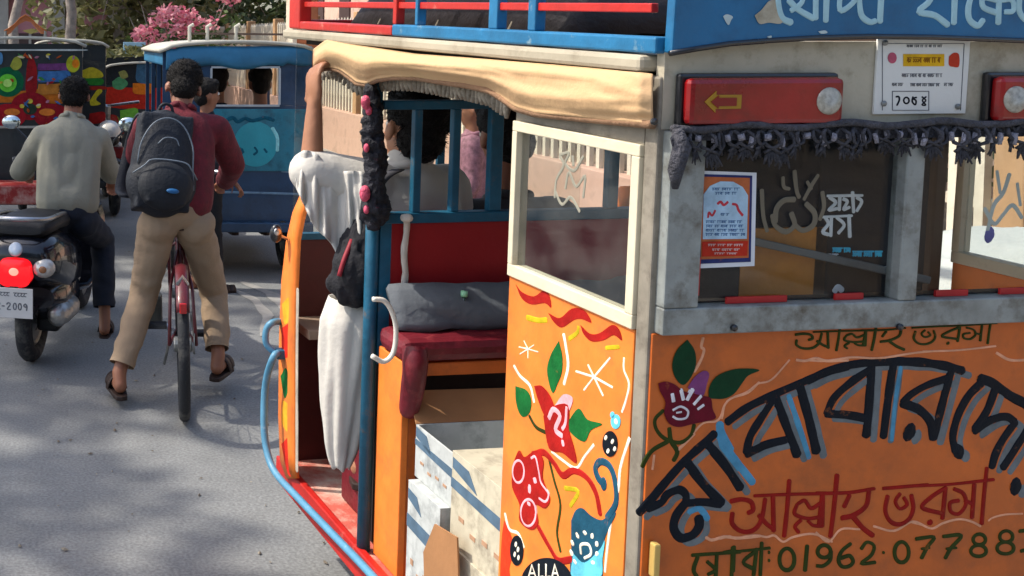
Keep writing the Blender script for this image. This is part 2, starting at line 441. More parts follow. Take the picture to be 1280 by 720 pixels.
def blotch(pts, w, name='dust_streak'):
    P = []; 
    for i in range(len(pts)-1):
        a, b = gp(*pts[i]), gp(*pts[i+1])
        for k in range(8): P.append(a.lerp(b, k/8))
    vs = []; fs = []
    for i, p in enumerate(P):
        d = (P[min(i+1, len(P)-1)]-P[max(i-1, 0)]); d.z = 0; d.normalize(); x = V((d.y, -d.x, 0))
        ww = w*math.sin(math.pi*(i+.5)/len(P))**.5*(1+.5*noise.noise(p*4))
        vs += [V((p.x, p.y, .004))+x*ww, V((p.x, p.y, .004))-x*ww]
    for i in range(len(P)-1): fs.append((2*i, 2*i+1, 2*i+3, 2*i+2))
    tag(MB().add(vs, fs).build(name, dust), kind='structure')
blotch([(300, 352), (340, 368), (372, 400), (378, 440)], .05)
blotch([(292, 362), (318, 375), (335, 395), (325, 425)], .035)
pave = mat('concrete_pavement', (.34, .31, .27), .9, amt=.2, scale=2, bump=.3, dirt=((.2, .18, .15), .5, .8, 3))
o = MB().box((4.2, 22, .05), (1.8, 134, .16)).build('pavement', pave, bevel=.01); tag(o, kind='structure')
earth = mat('dry_earth', (.23, .17, .11), .95, amt=.3, scale=2, bump=.5)
o = MB().box((47.6, 22, .0), (85, 134, .16)).build('ground', earth); tag(o, kind='structure')

# roadside fence on the right: low wall, posts, rail and pickets
cream = mat('cream_fence_paint', 'd8cdb8', .6, amt=.12, scale=8, dirt=('8a7a66', .52, .8, 5))
FX = 4.35
ft = thing('picket_fence', 'long cream picket fence on a low plinth along the right side of the road', 'fence', (FX, 5, 0))
pl = MB().box((0, 12.5, .42), (.22, 31, .6)).build('plinth', mat('pinkish_plaster', 'c4a08c', .9, amt=.15, scale=3, dirt=('7d6a5c', .5, .75, 3)), ft, bevel=.01)
pk = None
for i in range(190):
    y = -2.6+i*.15
    if pk is None:
        b = MB(); b.box((0, 0, .62), (.035, .05, 1.24)); b.add([(-.0175, -.025, 1.24), (.0175, -.025, 1.24), (.0175, .025, 1.24), (-.0175, .025, 1.24), (0, 0, 1.3)], [(0, 1, 4), (1, 2, 4), (2, 3, 4), (3, 0, 4)])
        pk = b.build('picket', cream, ft); pk.location = (0, y, .72)
    else: copy_part(pk, ft, loc=(0, y, .72))
for z in (.95, 1.75):
    MB().box((.035, 12.5, z), (.03, 31, .05)).build('rail', cream, ft)
for i in range(13):
    MB().box((.02, -2.6+i*2.5, 1.1), (.16, .16, 1.95)).build('fence_post', mat('tan_post', 'b08a64', .8, amt=.15), ft, bevel=.008)

# foliage
LEAF = leaf_mat('green_leaves', (.035, .07, .018), (.1, .15, .035))
LEAFD = leaf_mat('dark_green_leaves', (.022, .045, .014), (.06, .09, .025))
LEAFO = leaf_mat('olive_leaves', (.08, .09, .03), (.17, .16, .06))
PINK = leaf_mat('pink_bougainvillea', (.62, .13, .22), (.78, .42, .44))
BARK = mat('grey_bark', (.26, .22, .19), .95, amt=.35, scale=8, bump=1, bscale=30)
def leaf_cloud(b, clumps, n, size, seed=1, gap=-.22):
    rnd = random.Random(seed)
    tot = sum(c[1][0]*c[1][1]*c[1][2] for c in clumps)
    for c, r in clumps:
        k = int(n*r[0]*r[1]*r[2]/tot)+1
        for _ in range(k):
            while True:
                q = V((rnd.uniform(-1, 1), rnd.uniform(-1, 1), rnd.uniform(-1, 1)))
                if .35 < q.length < 1: break
            p = V(c)+V((q.x*r[0], q.y*r[1], q.z*r[2]))
            if noise.noise(p*1.7) < gap: continue
            s = size*rnd.uniform(.6, 1.4)
            x = V((rnd.uniform(-1, 1), rnd.uniform(-1, 1), rnd.uniform(-.6, .6))).normalized(); y = x.orthogonal().normalized()
            y = (Quaternion(x, rnd.uniform(0, 6.28)) @ y)
            b.add([p-x*s, p+y*s*.45+x*s*.1, p+x*s, p-y*s*.45+x*s*.1], [(0, 1, 2, 3)])
    return b
def tree(name, label, base, h, clumps, n, size, lm, r=.16, lean=(0, 0), group=None, seed=1):
    base = V(base); t = thing(name, label, 'tree', base, group=group)
    rnd = random.Random(seed); top = V((lean[0], lean[1], h))
    b = MB(); pts = [V((0, 0, -.1))]+[V((top.x*k/5+rnd.uniform(-.08, .08), top.y*k/5+rnd.uniform(-.08, .08), h*k/5)) for k in range(1, 6)]
    b.tube(pts, [r*1.5, r*1.1, r, r*.9, r*.75, r*.6], 10)
    for c, rr in clumps:
        c = V(c); m = top.lerp(c, .5)+V((rnd.uniform(-.3, .3), rnd.uniform(-.3, .3), rnd.uniform(-.1, .4)))
        b.tube([top*.92, m, c], [r*.5, r*.3, r*.08], 7)
        for _ in range(3):
            e = c+V((rnd.uniform(-1, 1)*rr[0], rnd.uniform(-1, 1)*rr[1], rnd.uniform(-.6, 1)*rr[2]))*.8
            b.tube([m, (m+e)/2+V((0, 0, .15)), e], [r*.22, r*.12, r*.04], 5)
    b.build('trunk', BARK, t, smooth=True)
    leaf_cloud(MB(), clumps, n, size, seed, -.09 if name == 'shade_tree' else -.22).build('crown', lm, t, fix=False)
    return t

# ================================================================ THE BIG RICKSHAW
FO = CL  # camera in rickshaw frame
wF = side(365, 590).z                     # floor level
W = rear(1478, 300).x
def sv(px, py=300): return side(px, py).y
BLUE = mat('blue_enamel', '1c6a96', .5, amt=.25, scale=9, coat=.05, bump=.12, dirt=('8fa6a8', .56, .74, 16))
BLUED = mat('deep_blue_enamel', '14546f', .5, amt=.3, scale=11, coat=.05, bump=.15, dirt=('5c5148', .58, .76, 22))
TEAL = mat('teal_enamel', '1f7a8c', .45, amt=.15)
REDP = mat('red_enamel', 'b5231c', .45, amt=.2, scale=8, coat=.1, dirt=('d98a78', .6, .8, 12))
ORANGE = mat('orange_enamel', 'c4601e', .55, amt=.16, scale=9, coat=.05, bump=.12, bscale=30, dirt=('8c4a22', .48, .78, 7))
ORANGE2 = mat('orange_side_enamel', 'e87c2e', .55, amt=.16, scale=10, coat=.05, bump=.12, bscale=30, dirt=('c86a34', .5, .75, 8))
MAROON = mat('maroon_vinyl', '661420', .5, amt=.3, scale=12, bump=.4, bscale=35, coat=.05, dirt=('9c4444', .55, .78, 11))
CREAMP = mat('cream_aluminium', 'd2c8ae', .45, amt=.1, scale=10, dirt=('a3957c', .6, .8, 9))
ALU = mat('dull_aluminium', '8d9290', .55, .3, amt=.25, scale=14, bump=.15, dirt=('5c564c', .5, .72, 16))
BEIGE = mat('dirty_beige_sheet', 'b4ac98', .65, amt=.14, scale=6, bump=.15, dirt=('75694f', .5, .75, 9))
CANVAS = mat('tan_canvas', 'c8a47a', .75, amt=.1, scale=4, bump=.15, bscale=90, dirt=('ae9468', .5, .8, 4))
rick = thing('electric_rickshaw', 'large orange painted rickshaw with blue roof carrier filling the right half of the street view', 'rickshaw', M=MV)
def P(b, name, m, **k): return b.build(name, m, rick, **k)
def sbox(u0, u1, v0, v1, w0, w1): return MB().box(((u0+u1)/2, (v0+v1)/2, (w0+w1)/2), (abs(u1-u0), abs(v1-v0), abs(w1-w0)))
wR = side(640, 52).z                      # underside of carrier rail / roof level
vEnd = sv(352, 450)
# floor and chassis
RUST = mat('worn_red_floor', 'b8584a', .75, amt=.2, scale=9, bump=.3, dirt=('cfc0ae', .45, .7, 6))
P(sbox(.012, W, .02, vEnd, wF-.03, wF-.004), 'floor_plate', RUST, bevel=.003)
P(sbox(-.012, .012, .0, vEnd, wF-.075, wF+.008), 'floor_edge', REDP, bevel=.004)
P(sbox(W-.012, W+.012, .0, vEnd, wF-.075, wF+.008), 'floor_edge', REDP, bevel=.004)
P(sbox(.25, .31, .05, vEnd, wF-.12, wF-.031), 'chassis_beam', BLACK); P(sbox(W-.31, W-.25, .05, vEnd, wF-.12, wF-.031), 'chassis_beam', BLACK)
def wheel(c, ax, R, w, parent, spokes=0):
    ax = V(ax).normalized(); x = ax.orthogonal().normalized(); y = ax.cross(x)
    ring = [V(c)+(x*math.cos(a)+y*math.sin(a))*(R-w/2) for a in [2*math.pi*i/40 for i in range(40)]]
    t = MB().tube(ring, w/2, 10, closed=True).build('tyre', RUBBER, parent, smooth=True)
    ring = [V(c)+(x*math.cos(a)+y*math.sin(a))*(R-w*1.05) for a in [2*math.pi*i/40 for i in range(40)]]
    b = MB().tube(ring, w*.28, 6, closed=True)
    b.lathe([(.03, -.04), (.035, -.035), (.035, .035), (.03, .04)], c, ax, 12)
    if spokes:
        for i in range(spokes):
            a = 2*math.pi*i/spokes
            b.tube([V(c)+ax*.02*(-1)**i, V(c)+(x*math.cos(a)+y*math.sin(a))*(R-w*1.05)], .0016, 4)
    else: b.lathe([(R-w*1.05, -.015), (R*.5, -.02), (R*.3, .01), (R*.3, .02), (R*.5, .02), (R-w*1.05, .015)], c, ax, 24)
    b.build('rim', STEEL, t)
    return t
for u in (.1, W-.1): wheel(V((u, .42, .23)), (1, 0, 0), .23, .1, rick)
wheel(V((W/2, vEnd+.25, .19)), (1, 0, 0), .24, .09, rick)

# rear corner post, quarter panel, quarter window
vq0 = sv(797, 412); vq1 = sv(640, 345); wq = side(797, 412).z; wqt = side(645, 150).z
print('W', W, 'wF', wF, 'wR', wR, 'vq', vq0, vq1, 'vEnd', vEnd, 'wq', wq, wqt)
POST = mat('grey_weathered_post', '8c8578', .7, .2, amt=.2, scale=12, dirt=('5c5248', .5, .75, 14))
wTop = side(820, 95).z
P(sbox(-.006, .03, .0, vq0-.002, wF-.07, wTop), 'corner_post', POST, bevel=.004)
P(sbox(W-.03, W+.006, .0, vq0-.002, wF-.07, wTop), 'corner_post', POST, bevel=.004)
for s_, uu in ((0, 0.0), (1, W)):
    P(sbox(uu-.006, uu+.012, vq0, vq1, wF+.009, wq-.001), 'quarter_panel', ORANGE2, bevel=.002)
    fw_ = .021
    fr = MB(); A = (vq0, vq1, wq, wqt)
    u0, u1 = uu-.012, uu+.018
    for (a, b2, c, d) in ((vq0, vq1, wq, wq+fw_*1.2), (vq0, vq1, wqt-fw_, wqt), (vq0, vq0+fw_, wq+fw_*1.2, wqt-fw_), (vq1-fw_*.8, vq1, wq+fw_*1.2, wqt-fw_)):
        fr.box(((u0+u1)/2, (a+b2)/2, (c+d)/2), (u1-u0, b2-a, d-c))
    f_ = P(fr, 'quarter_window_frame', CREAMP, bevel=.002)
    gl = sbox(uu+.001, uu+.005, vq0+fw_, vq1-fw_*.8, wq+fw_*1.2, wqt-fw_).build('glass_pane', glass_mat('side_glass', (.9, .92, .92), film=.06), f_)
    P(sbox(uu-.004, uu+.02, vq0-.0, vq1, wqt+.001, wTop), 'upper_side_board', POST)

# blue entry posts
vp = sv(457, 400)
pb = side(450, 670); wRf = side(457, 95).z
for uu in (.012, W-.012):
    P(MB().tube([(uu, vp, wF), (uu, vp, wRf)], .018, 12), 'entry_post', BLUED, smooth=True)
# partition behind the driver
def ip(px, py): q = inn(px, py, vp); return q.x, q.z
u_a, w_t = ip(487, 131); _, w_b = ip(487, 272); _, w_r = ip(500, 362)
w_r2 = w_r-.2
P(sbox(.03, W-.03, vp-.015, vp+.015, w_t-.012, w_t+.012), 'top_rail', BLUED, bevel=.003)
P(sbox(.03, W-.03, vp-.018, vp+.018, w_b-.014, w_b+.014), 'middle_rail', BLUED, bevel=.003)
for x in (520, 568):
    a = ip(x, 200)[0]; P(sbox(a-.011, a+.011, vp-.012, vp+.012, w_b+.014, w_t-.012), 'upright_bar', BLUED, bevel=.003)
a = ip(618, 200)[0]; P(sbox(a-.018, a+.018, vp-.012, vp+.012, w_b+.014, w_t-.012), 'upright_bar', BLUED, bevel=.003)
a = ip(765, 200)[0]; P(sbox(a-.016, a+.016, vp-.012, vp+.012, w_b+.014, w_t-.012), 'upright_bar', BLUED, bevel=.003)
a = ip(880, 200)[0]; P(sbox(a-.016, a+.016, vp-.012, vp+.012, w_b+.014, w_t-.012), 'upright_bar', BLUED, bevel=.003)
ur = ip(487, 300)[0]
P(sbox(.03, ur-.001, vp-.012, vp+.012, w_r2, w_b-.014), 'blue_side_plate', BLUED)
P(sbox(ur, W-.03, vp-.01, vp+.01, w_r2, w_b-.014), 'partition_panel', mat('dark_red_panel', '8f1018', .5, amt=.1, coat=.1), bevel=.002)
# rear facing bench against the partition
vb = on(497, 678, 0, .03).y
wS = on(500, 425, 1, vb).z; 
P(sbox(.03, .05, vb, vp-.02, wF, wS-.06), 'bench_side', ORANGE2, bevel=.003)
P(sbox(.05, W-.03, vb+.004, vb+.024, wS-.1, wS-.065), 'bench_front_rail', ORANGE, bevel=.003)
P(sbox(.05, .075, vb+.003, vb+.025, wF, wS-.1), 'bench_front_stile', ORANGE, bevel=.003)
P(sbox(.052, W-.03, vb+.2, vb+.21, wF, wS-.1), 'bench_back_board', DARK)
cu = MB(); cu.box(((.02+W-.03)/2, (vb-.02+vp-.03)/2, wS-.028), (W-.05, vp-vb-.01, .06)); P(cu, 'bench_cushion', MAROON, bevel=.022); P(MB().tube(cr([V((.045, vb-.03, wS-.01)), V((.04, vb-.045, wS-.06)), V((.04, vb-.03, wS-.14)), V((.04, vb-.015, wS-.19))], 4), [.03, .031, .032, .032, .031, .03, .03, .029, .028, .027, .026, .024, .02], 10), 'bench_end_roll', MAROON, smooth=True)
GREYC = mat('grey_cushion_cloth', '5d6268', .85, amt=.15, scale=7, bump=.3, bscale=40)
for a0, a1 in ((.04, .4), (.41, .75), (.76, W-.04)):
    b = MB(); n1 = 12
    rows = []
    for j in range(7):
        z = wS+.005+(w_r+.015-wS)*j/6
        rows.append([V((a0+(a1-a0)*i/n1, vp-.09+.045*(j/6)-.03*math.sin(math.pi*min(1, max(0, i/n1)))**.4*math.sin(math.pi*(j+.6)/7)+.022*noise.noise(V((i*.35+j*.3, j*.5, a0*9))), z)) for i in range(n1+1)])
    b.grid(rows); P(b, 'backrest_cushion', GREYC, smooth=True, solid=.03)
# rear (forward facing) bench, low
P(sbox(.03, W-.03, .03, .33, wF+.28, wF+.36), 'rear_bench_seat', MAROON, bevel=.02)

# roof
wr0 = side(818, 66).z; wr1 = side(818, 93).z
ROOFM = mat('weathered_roof_sheet', 'a79e8a', .7, amt=.15, scale=5, dirt=('766b58', .5, .78, 6))
P(sbox(-.03, W+.03, .02, vEnd-.02, wr1+.004, wr0-.004), 'roof', ROOFM, bevel=.008)
# canvas rolled along the side eave, scalloped lower hem
hem = [(392, 92), (400, 86), (412, 84), (425, 87), (436, 95), (446, 103), (458, 105), (470, 99), (490, 96), (520, 96), (550, 101), (585, 106), (612, 112), (628, 122), (645, 134), (670, 141), (740, 148), (816, 155)]
topl = [(392, 62), (408, 50), (440, 56), (520, 68), (600, 74), (700, 82), (816, 93)]
def itp(L, x):
    for (a, b), (c, d) in zip(L, L[1:]):
        if a <= x <= c: return b+(d-b)*(x-a)/(c-a)
    return L[-1][1]
rows = []
NX = 150
for j in range(21):
    r_ = []
    for i in range(NX+1):
        x = 392+(816-392)*(i/NX)
        f = j/20; y = itp(topl, x)*(1-f)+itp(hem, x)*f
        bul = .01+.024*math.sin(math.pi*min(1, f*1.1))**.8*(.8+.7*noise.noise(V((x*.012, f*1.2, 0))))+.012*(.5-abs(noise.noise(V((x*.005+f*.5, f*3.2, 2)))))+.0015*noise.noise(V((x*.05, f*5, 5)))
        if x > 800: bul *= (816-x)/16*.6+.4
        r_.append(side(x, y, bul+.012))
    rows.append(r_)
P(MB().grid(rows), 'side_canvas', CANVAS, smooth=True, solid=.004)
b = MB()
for i in range(NX):
    x = 392+(816-392)*(i/NX)
    b.v.append(side(x, itp(hem, x)+1.5, .016)) if False else None
hp = [side(392+(816-392)*(i/NX), itp(hem, 392+(816-392)*(i/NX))+1, .02) for i in range(NX+1)]
P(MB().tube(hp, .008, 6), 'canvas_hem', mat('brown_hem', '8a6a50', .9, bump=.6), smooth=True)
# little loops of fringe hanging inside the hem
FR = mat('grey_white_fringe', '8d8578', .9, amt=.5, scale=40, bump=.8)
tas = MB().tube([(0, 0, 0), (.004, 0, -.02), (-.003, 0, -.04)], [.006, .009, .004], 6)
t0 = None
for i in range(46):
    x = 400+i*5.2; p = side(x, itp(hem, x)-2, -.02)
    if t0 is None: t0 = P(tas, 'fringe_tassel', FR, smooth=True); t0.location = p
    else: c = copy_part(t0, rick, loc=p); c.rotation_euler.z = i
# far side canvas, plain
P(sbox(W+.01, W+.03, .05, vEnd-.05, wr1-.13, wr1), 'side_canvas', CANVAS, bevel=.008)

# roof carrier
def rail(px0, px1, y0, y1, m, name, th=.03, uu=0.0):
    v0, v1 = sv(px0), sv(px1); a = side(px1, y0).z; c = side(px1, y1).z
    return P(sbox(uu-th/2, uu+th/2, v1, v0, c, a), name, m, bevel=.003)
cw0 = side(826, 67).z; cw1 = side(826, 46).z; ctop = cw1+.26
P(sbox(-.018, .018, 0, sv(490), cw0, cw1), 'carrier_rail', BLUE, bevel=.004)
P(sbox(-.018, .018, sv(490)+.001, vEnd-.05, cw0, cw1-.004), 'carrier_rail', REDP, bevel=.004)
P(sbox(W-.018, W+.018, 0, vEnd-.05, cw0, cw1), 'carrier_rail', BLUE, bevel=.004)
sA = side(820, 16).z; sB = side(820, 4).z
P(sbox(-.006, .008, .03, vEnd-.06, sA, sB), 'carrier_slat', REDP, bevel=.002)
P(sbox(W-.006, W+.008, .03, vEnd-.06, sA, sB), 'carrier_slat', REDP, bevel=.002)
P(sbox(-.018, .018, 0, vEnd-.05, ctop-.03, ctop), 'carrier_top_rail', BLUE, bevel=.004)
P(sbox(W-.018, W+.018, 0, vEnd-.05, ctop-.03, ctop), 'carrier_top_rail', BLUE, bevel=.004)
for x, w in ((517, .014), (612, .034), (660, .026), (760, .0), (490, .02)):
    if not w: continue
    v_ = sv(x)
    for uu in (0, W): P(sbox(uu-.012, uu+.012, v_-w/2, v_+w/2, cw1, ctop-.03), 'carrier_post', REDP if x == 490 else BLUE, bevel=.003)
for uu in (0, W): P(sbox(uu-.02, uu+.02, vEnd-.14, vEnd-.05, wr0, ctop+.02), 'front_pillar', REDP, bevel=.005)
P(sbox(.02, W-.02, vEnd-.09, vEnd-.06, cw0, cw1), 'carrier_rail', REDP, bevel=.004)
P(sbox(.02, W-.02, vEnd-.09, vEnd-.07, sA, sB), 'carrier_slat', REDP, bevel=.002)
for i in range(7):
    vv = .12+i*.24
    P(sbox(.02, W-.02, vv, vv+.07, wr0+.002, wr0+.014), 'roof_batten', mat('old_wood', '6d5240', .85, amt=.3, scale=14, bump=.4), bevel=.002)
# blue name board across the back of the carrier, arched lower edge
bl = [(826, 66), (860, 60), (900, 54), (950, 50), (1000, 47), (1070, 45), (1150, 46), (1230, 49), (1300, 52), (1380, 57), (1478, 66)]
board = [rear(x, y) for x, y in bl]
zt = rear(1000, -82).z
topb = [V((W, 0, zt)), V((0.0, 0, zt))]
b = MB(); pts = [V((p.x, -.022, p.z)) for p in board]+[V((p.x, -.022, p.z)) for p in topb]
pts[0].x = -.004
b.slab(pts, (0, -1, 0), .02); P(b, 'name_board', mat('blue_board', '12608c', .5, amt=.15, scale=5, coat=.1, dirt=('0e4a70', .5, .8, 9)), bevel=.003)
P(MB().tube([p+V((0, -.022, 0)) for p in board], .005, 6), 'board_edge', BLACK, smooth=True)

# rear body: beige header, fringe, window frame, orange panel
zh0 = rear(1150, 46).z+.05; zh1 = rear(1150, 158).z
P(sbox(.0, W, -.001, .018, zh1, min(zh0, wr0+.02)), 'rear_header', BEIGE)
zf0 = rear(1150, 178).z; zf1 = rear(1000, 376).z; zf2 = rear(1000, 409).z
uL = rear(866, 300).x; uM0 = rear(1116, 280).x; uM1 = rear(1138, 280).x; uR = W-uL
fm = MB()
for (a, c, d, e) in ((.005, W-.005, zf2, zf1), (.005, uL, zf1, zh1-.002), (uR, W-.005, zf1, zh1-.002), (uM0, uM1, zf1, zh1-.002)):
    fm.box(((a+c)/2, -.006, (d+e)/2), (c-a, .03, e-d))
P(fm, 'rear_window_frame', ALU, bevel=.003)
GL2 = glass_mat('rear_glass', (.94, .96, .96), refl=.06, film=.015)
g1 = P(sbox(uL, uM0, -.002, .002, zf1, zh1), 'rear_glass_pane', GL2); g2 = P(sbox(uM1, uR, -.002, .002, zf1, zh1), 'rear_glass_pane', GL2)
RTAPE = mat('red_tape', 'b01c20', .5)
for a, c in ((905, 980), (1040, 1075), (1165, 1205), (1245, 1290)):
    p, q = rear(a, 374), rear(c, 374)
    P(sbox(p.x, q.x, -.0065, -.0025, zf1+.001, zf1+.012), 'tape_strip', RTAPE)
for (x, y0, y1) in ((864, 235, 300), (1141, 190, 330), (866, 320, 368)):
    p, q = rear(x+3, y0), rear(x+3, y1)
    P(sbox(p.x-.002, p.x+.005, -.0075, -.0027, q.z, p.z), 'tape_strip', RTAPE)
pz1 = wF-.12
RP = P(sbox(.0, W, -.004, .014, pz1, zf2-.001), 'rear_panel', ORANGE, bevel=.002)
P(sbox(-.002, W+.002, -.03, .02, pz1-.06, pz1-.002), 'rear_bumper', BLACK, bevel=.008)
# small brass hasp
hz = rear(812, 695); P(sbox(hz.x-.006, hz.x+.006, -.02, -.0045, hz.z-.03, hz.z+.03), 'hasp', mat('brass', 'c8a860', .5, .3), bevel=.003)
for px, py in ((1110, 404), (806, 150), (1272, 395), (905, 405)):
    q = rear(px, py); P(MB().lathe([(.006, 0), (.006, .004), (.003, .007)], V((q.x, -.021, q.z)), (0, -1, 0), 10), 'bolt', BLACK)

# tail lamps
def lamp(u0, u1, z0, z1, arrow_dir):
    t = MB().box(((u0+u1)/2, -.0085, (z0+z1)/2), (u1-u0+.006, .013, z1-z0+.008)).build('tail_lamp', BLACK, rick, bevel=.005)
    LR = mat('red_lens', '8a0c10', .3, amt=.35, scale=9, bump=.15, bscale=30, coat=.35, dirt=('5c1512', .5, .75, 16))
    MB().box(((u0+u1)/2, -.024, (z0+z1)/2), (u1-u0-.004, .02, z1-z0-.006)).build('lens', LR, t, bevel=.009)
    c = V((u1-.032, -.0335, (z0+z1)/2)) if arrow_dir < 0 else V((u0+.032, -.0335, (z0+z1)/2))
    MB().lathe([(.023, 0), (.023, .002), (.019, .004), (.0, .005)], c, (0, -1, 0), 24).build('clear_reflector', mat('clear_reflector', 'a09c90', .35, amt=.4, scale=110, coat=.3), t, smooth=True)
    ac = (u0+.062) if arrow_dir < 0 else (u1-.062); s = arrow_dir; zc = (z0+z1)/2
    pts = [(ac+s*.034, 0), (ac+s*.014, .018), (ac+s*.014, .0115), (ac-s*.032, .0115), (ac-s*.032, -.0115), (ac+s*.014, -.0115), (ac+s*.014, -.018)]
    MB().slab([V((x, -.0355, zc+z)) for x, z in pts], (0, -1, 0), .002).build('arrow', mat('amber_arrow', 'a07818', .4), t)
    pts = [(x*1+(ac-x)*.3, z*.6) for x, z in pts]
    MB().slab([V((x, -.037, zc+z)) for x, z in pts], (0, -1, 0), .0014).build('arrow_centre', mat('dark_red_arrow', '7c1410', .4), t)
    return t
a, c = rear(855, 95, .02), rear(1047, 156, .02)
lamp(a.x, c.x, c.z, a.z, -1); r0_ = rear(1248, 95, .03); lamp(r0_.x, r0_.x+c.x-a.x, c.z, a.z, 1)

# flat print helpers -------------------------------------------------
def strokes(name, S, m, fn, nrm, parent, h=.0012, z0=0.0, wob=.16, taper=True, sm=True):
    """S: list of (pixel points, pixel width); brush strokes laid on a plane by fn(px,py)"""
    b = MB(); nrm = V(nrm)
    for pts, w in S:
        q = cr([V((x, y, 0)) for x, y in pts]) if sm else [V((x, y, 0)) for x, y in pts]
        p3 = [fn(a.x, a.y) for a in q]
        mid = q[len(q)//2]; sc = (fn(mid.x, mid.y+1)-fn(mid.x, mid.y)).length
        r = w*sc/2*(1.16 if abs(nrm.y) > .5 else 1.4)
        d0 = (p3[1]-p3[0]).normalized(); d1 = (p3[-1]-p3[-2]).normalized()
        P3 = [p3[0]-d0*r*.55, p3[0]-d0*r*.35]+p3+[p3[-1]+d1*r*.35, p3[-1]+d1*r*.55]
        rs = [r*.25, r*.75]+[r*(1+wob*noise.noise(p*40)) for p in p3]+[r*.75, r*.25]
        rows = []
        for i, p in enumerate(P3):
            d = (P3[min(i+1, len(P3)-1)]-P3[max(i-1, 0)]).normalized(); x = d.cross(nrm).normalized(); rr = rs[i]; hh = h*(1 if 1 < i < len(P3)-2 else .6)
            rows.append([p-x*rr+nrm*(z0-.0004), p-x*rr*.75+nrm*(z0+hh*.8), p+nrm*(z0+hh), p+x*rr*.75+nrm*(z0+hh*.8), p+x*rr+nrm*(z0-.0004)])
        b.grid(rows)
    return b.build(name, m, parent)
OFF = [0]
def patch(name, polys, m, fn, nrm, parent, z0=0.0, sm=True):
    b = MB(); nrm = V(nrm)
    for poly in polys:
        q = cr([V((x, y, 0)) for x, y in list(poly)+[poly[0]]], 4)[:-1] if sm else [V((x, y, 0)) for x, y in poly]
        b.slab([fn(a.x, a.y)+nrm*z0 for a in q], nrm, .0006)
    return b.build(name, m, parent)
def ell(cx, cy, rx, ry, n=16, a0=0, a1=2*math.pi):
    return [(cx+rx*math.cos(a0+(a1-a0)*i/n), cy+ry*math.sin(a0+(a1-a0)*i/n)) for i in range(n+(0 if abs(a1-a0-2*math.pi) < 1e-6 else 1))]
def Z(ox, oy, s, L):
    return [([(ox+x/s, oy+y/s) for x, y in pts], w/s) for pts, w in L]
def ZP(ox, oy, s, L): return [[(ox+x/s, oy+y/s) for x, y in pts] for pts in L]
def pm(name, c, r=.6, wear=True): return mat('paint_'+name, c, r, amt=.28, scale=22, bump=.15, bscale=90, spec=.12, dirt=('a8602c', .62, .8, 30) if wear else None)
NB = (0, -1, 0); rp = lambda x, y: rear(x, y, .0042)
INK = pm('black', '10161f'); SHAD = pm('grey_blue', '6b7173'); SKYB = pm('sky_blue', '4f8fb0'); CRIM = pm('crimson', '8c1712')
OLIVE = pm('olive', '2f3a12'); PEACH = pm('peach', 'e0a07c'); DGREEN = pm('dark_green', '0d3a22'); WINE = pm('wine', '640f22'); PURP = pm('purple', '7a3f70'); PWHITE = pm('white', 'dcd8dc')
big = Z(790, 540, 4.5, [([(40, 455), (100, 390), (200, 270), (300, 160), (400, 70), (465, 10)], 46), ([(310, 170), (400, 290), (505, 400)], 48),
    ([(90, 430), (160, 400), (200, 350), (260, 325), (300, 350), (305, 400)], 44), ([(300, 400), (400, 395), (500, 405)], 44),
    ([(300, 400), (250, 470), (235, 540), (275, 595), (340, 580), (378, 530), (375, 480)], 48), ([(420, 60), (520, 180), (610, 315)], 48)])
big += Z(900, 430, 4.5, [([(40, 440), (150, 360), (270, 300), (430, 230), (600, 160), (720, 128)], 42), ([(310, 290), (230, 420), (170, 520), (150, 610)], 44), ([(150, 620), (250, 570), (370, 540)], 44),
    ([(310, 290), (370, 450), (435, 625)], 48), ([(450, 240), (500, 420), (543, 605)], 50)])
big += Z(1010, 430, 4.5, [([(0, 207), (120, 150), (260, 115), (420, 102), (600, 100), (720, 115)], 44), ([(350, 140), (250, 210), (150, 300), (105, 390)], 42), ([(105, 392), (220, 400), (330, 420)], 44),
    ([(357, 130), (345, 320), (328, 515)], 48), ([(480, 110), (450, 320), (425, 520)], 46)])
big += Z(1120, 430, 4.5, [([(0, 98), (150, 105), (280, 125), (375, 152)], 46), ([(300, 190), (180, 230), (90, 280), (38, 330)], 40), ([(35, 332), (130, 370), (195, 440), (208, 530)], 46),
    ([(310, 150), (270, 300), (212, 530)], 46), ([(72, 495), (78, 497)], 100), ([(480, 220), (410, 290), (350, 400), (320, 520), (335, 600)], 44), ([(345, 605), (352, 600)], 92),
    ([(470, 195), (540, 220), (640, 290), (740, 345), (860, 440), (1000, 560)], 48), ([(560, 250), (510, 380), (445, 480)], 46), ([(440, 490), (540, 425), (620, 410), (668, 440)], 42), ([(670, 440), (600, 540), (560, 620), (540, 690)], 44),
    ([(760, 440), (690, 560), (600, 695)], 46), ([(900, 500), (860, 700), (820, 800)], 44)])
big += Z(1140, 580, 5.143, [([(662, 145), (670, 145)], 108)])
shd = [([(x+9, y+6) for x, y in p], w*.8) for p, w in big]
strokes('lettering_shadow', shd, SHAD, rp, NB, RP, .0005)
strokes('lettering_shadow', Z(790, 540, 4.5, [([(490, 20), (560, 130), (680, 285)], 40), ([(320, 450), (380, 430), (425, 490)], 34)])+Z(790, 400, 4.5, [([(490, 580), (510, 640), (560, 730)], 34)])+
        Z(900, 430, 4.5, [([(0, 450), (10, 560), (110, 700)], 40), ([(385, 290), (430, 420), (500, 640)], 30)])+Z(1010, 430, 4.5, [([(520, 130), (490, 330), (470, 540)], 26)]), SKYB, rp, NB, RP, .0009)
strokes('main_lettering', big, INK, rp, NB, RP, .0017)
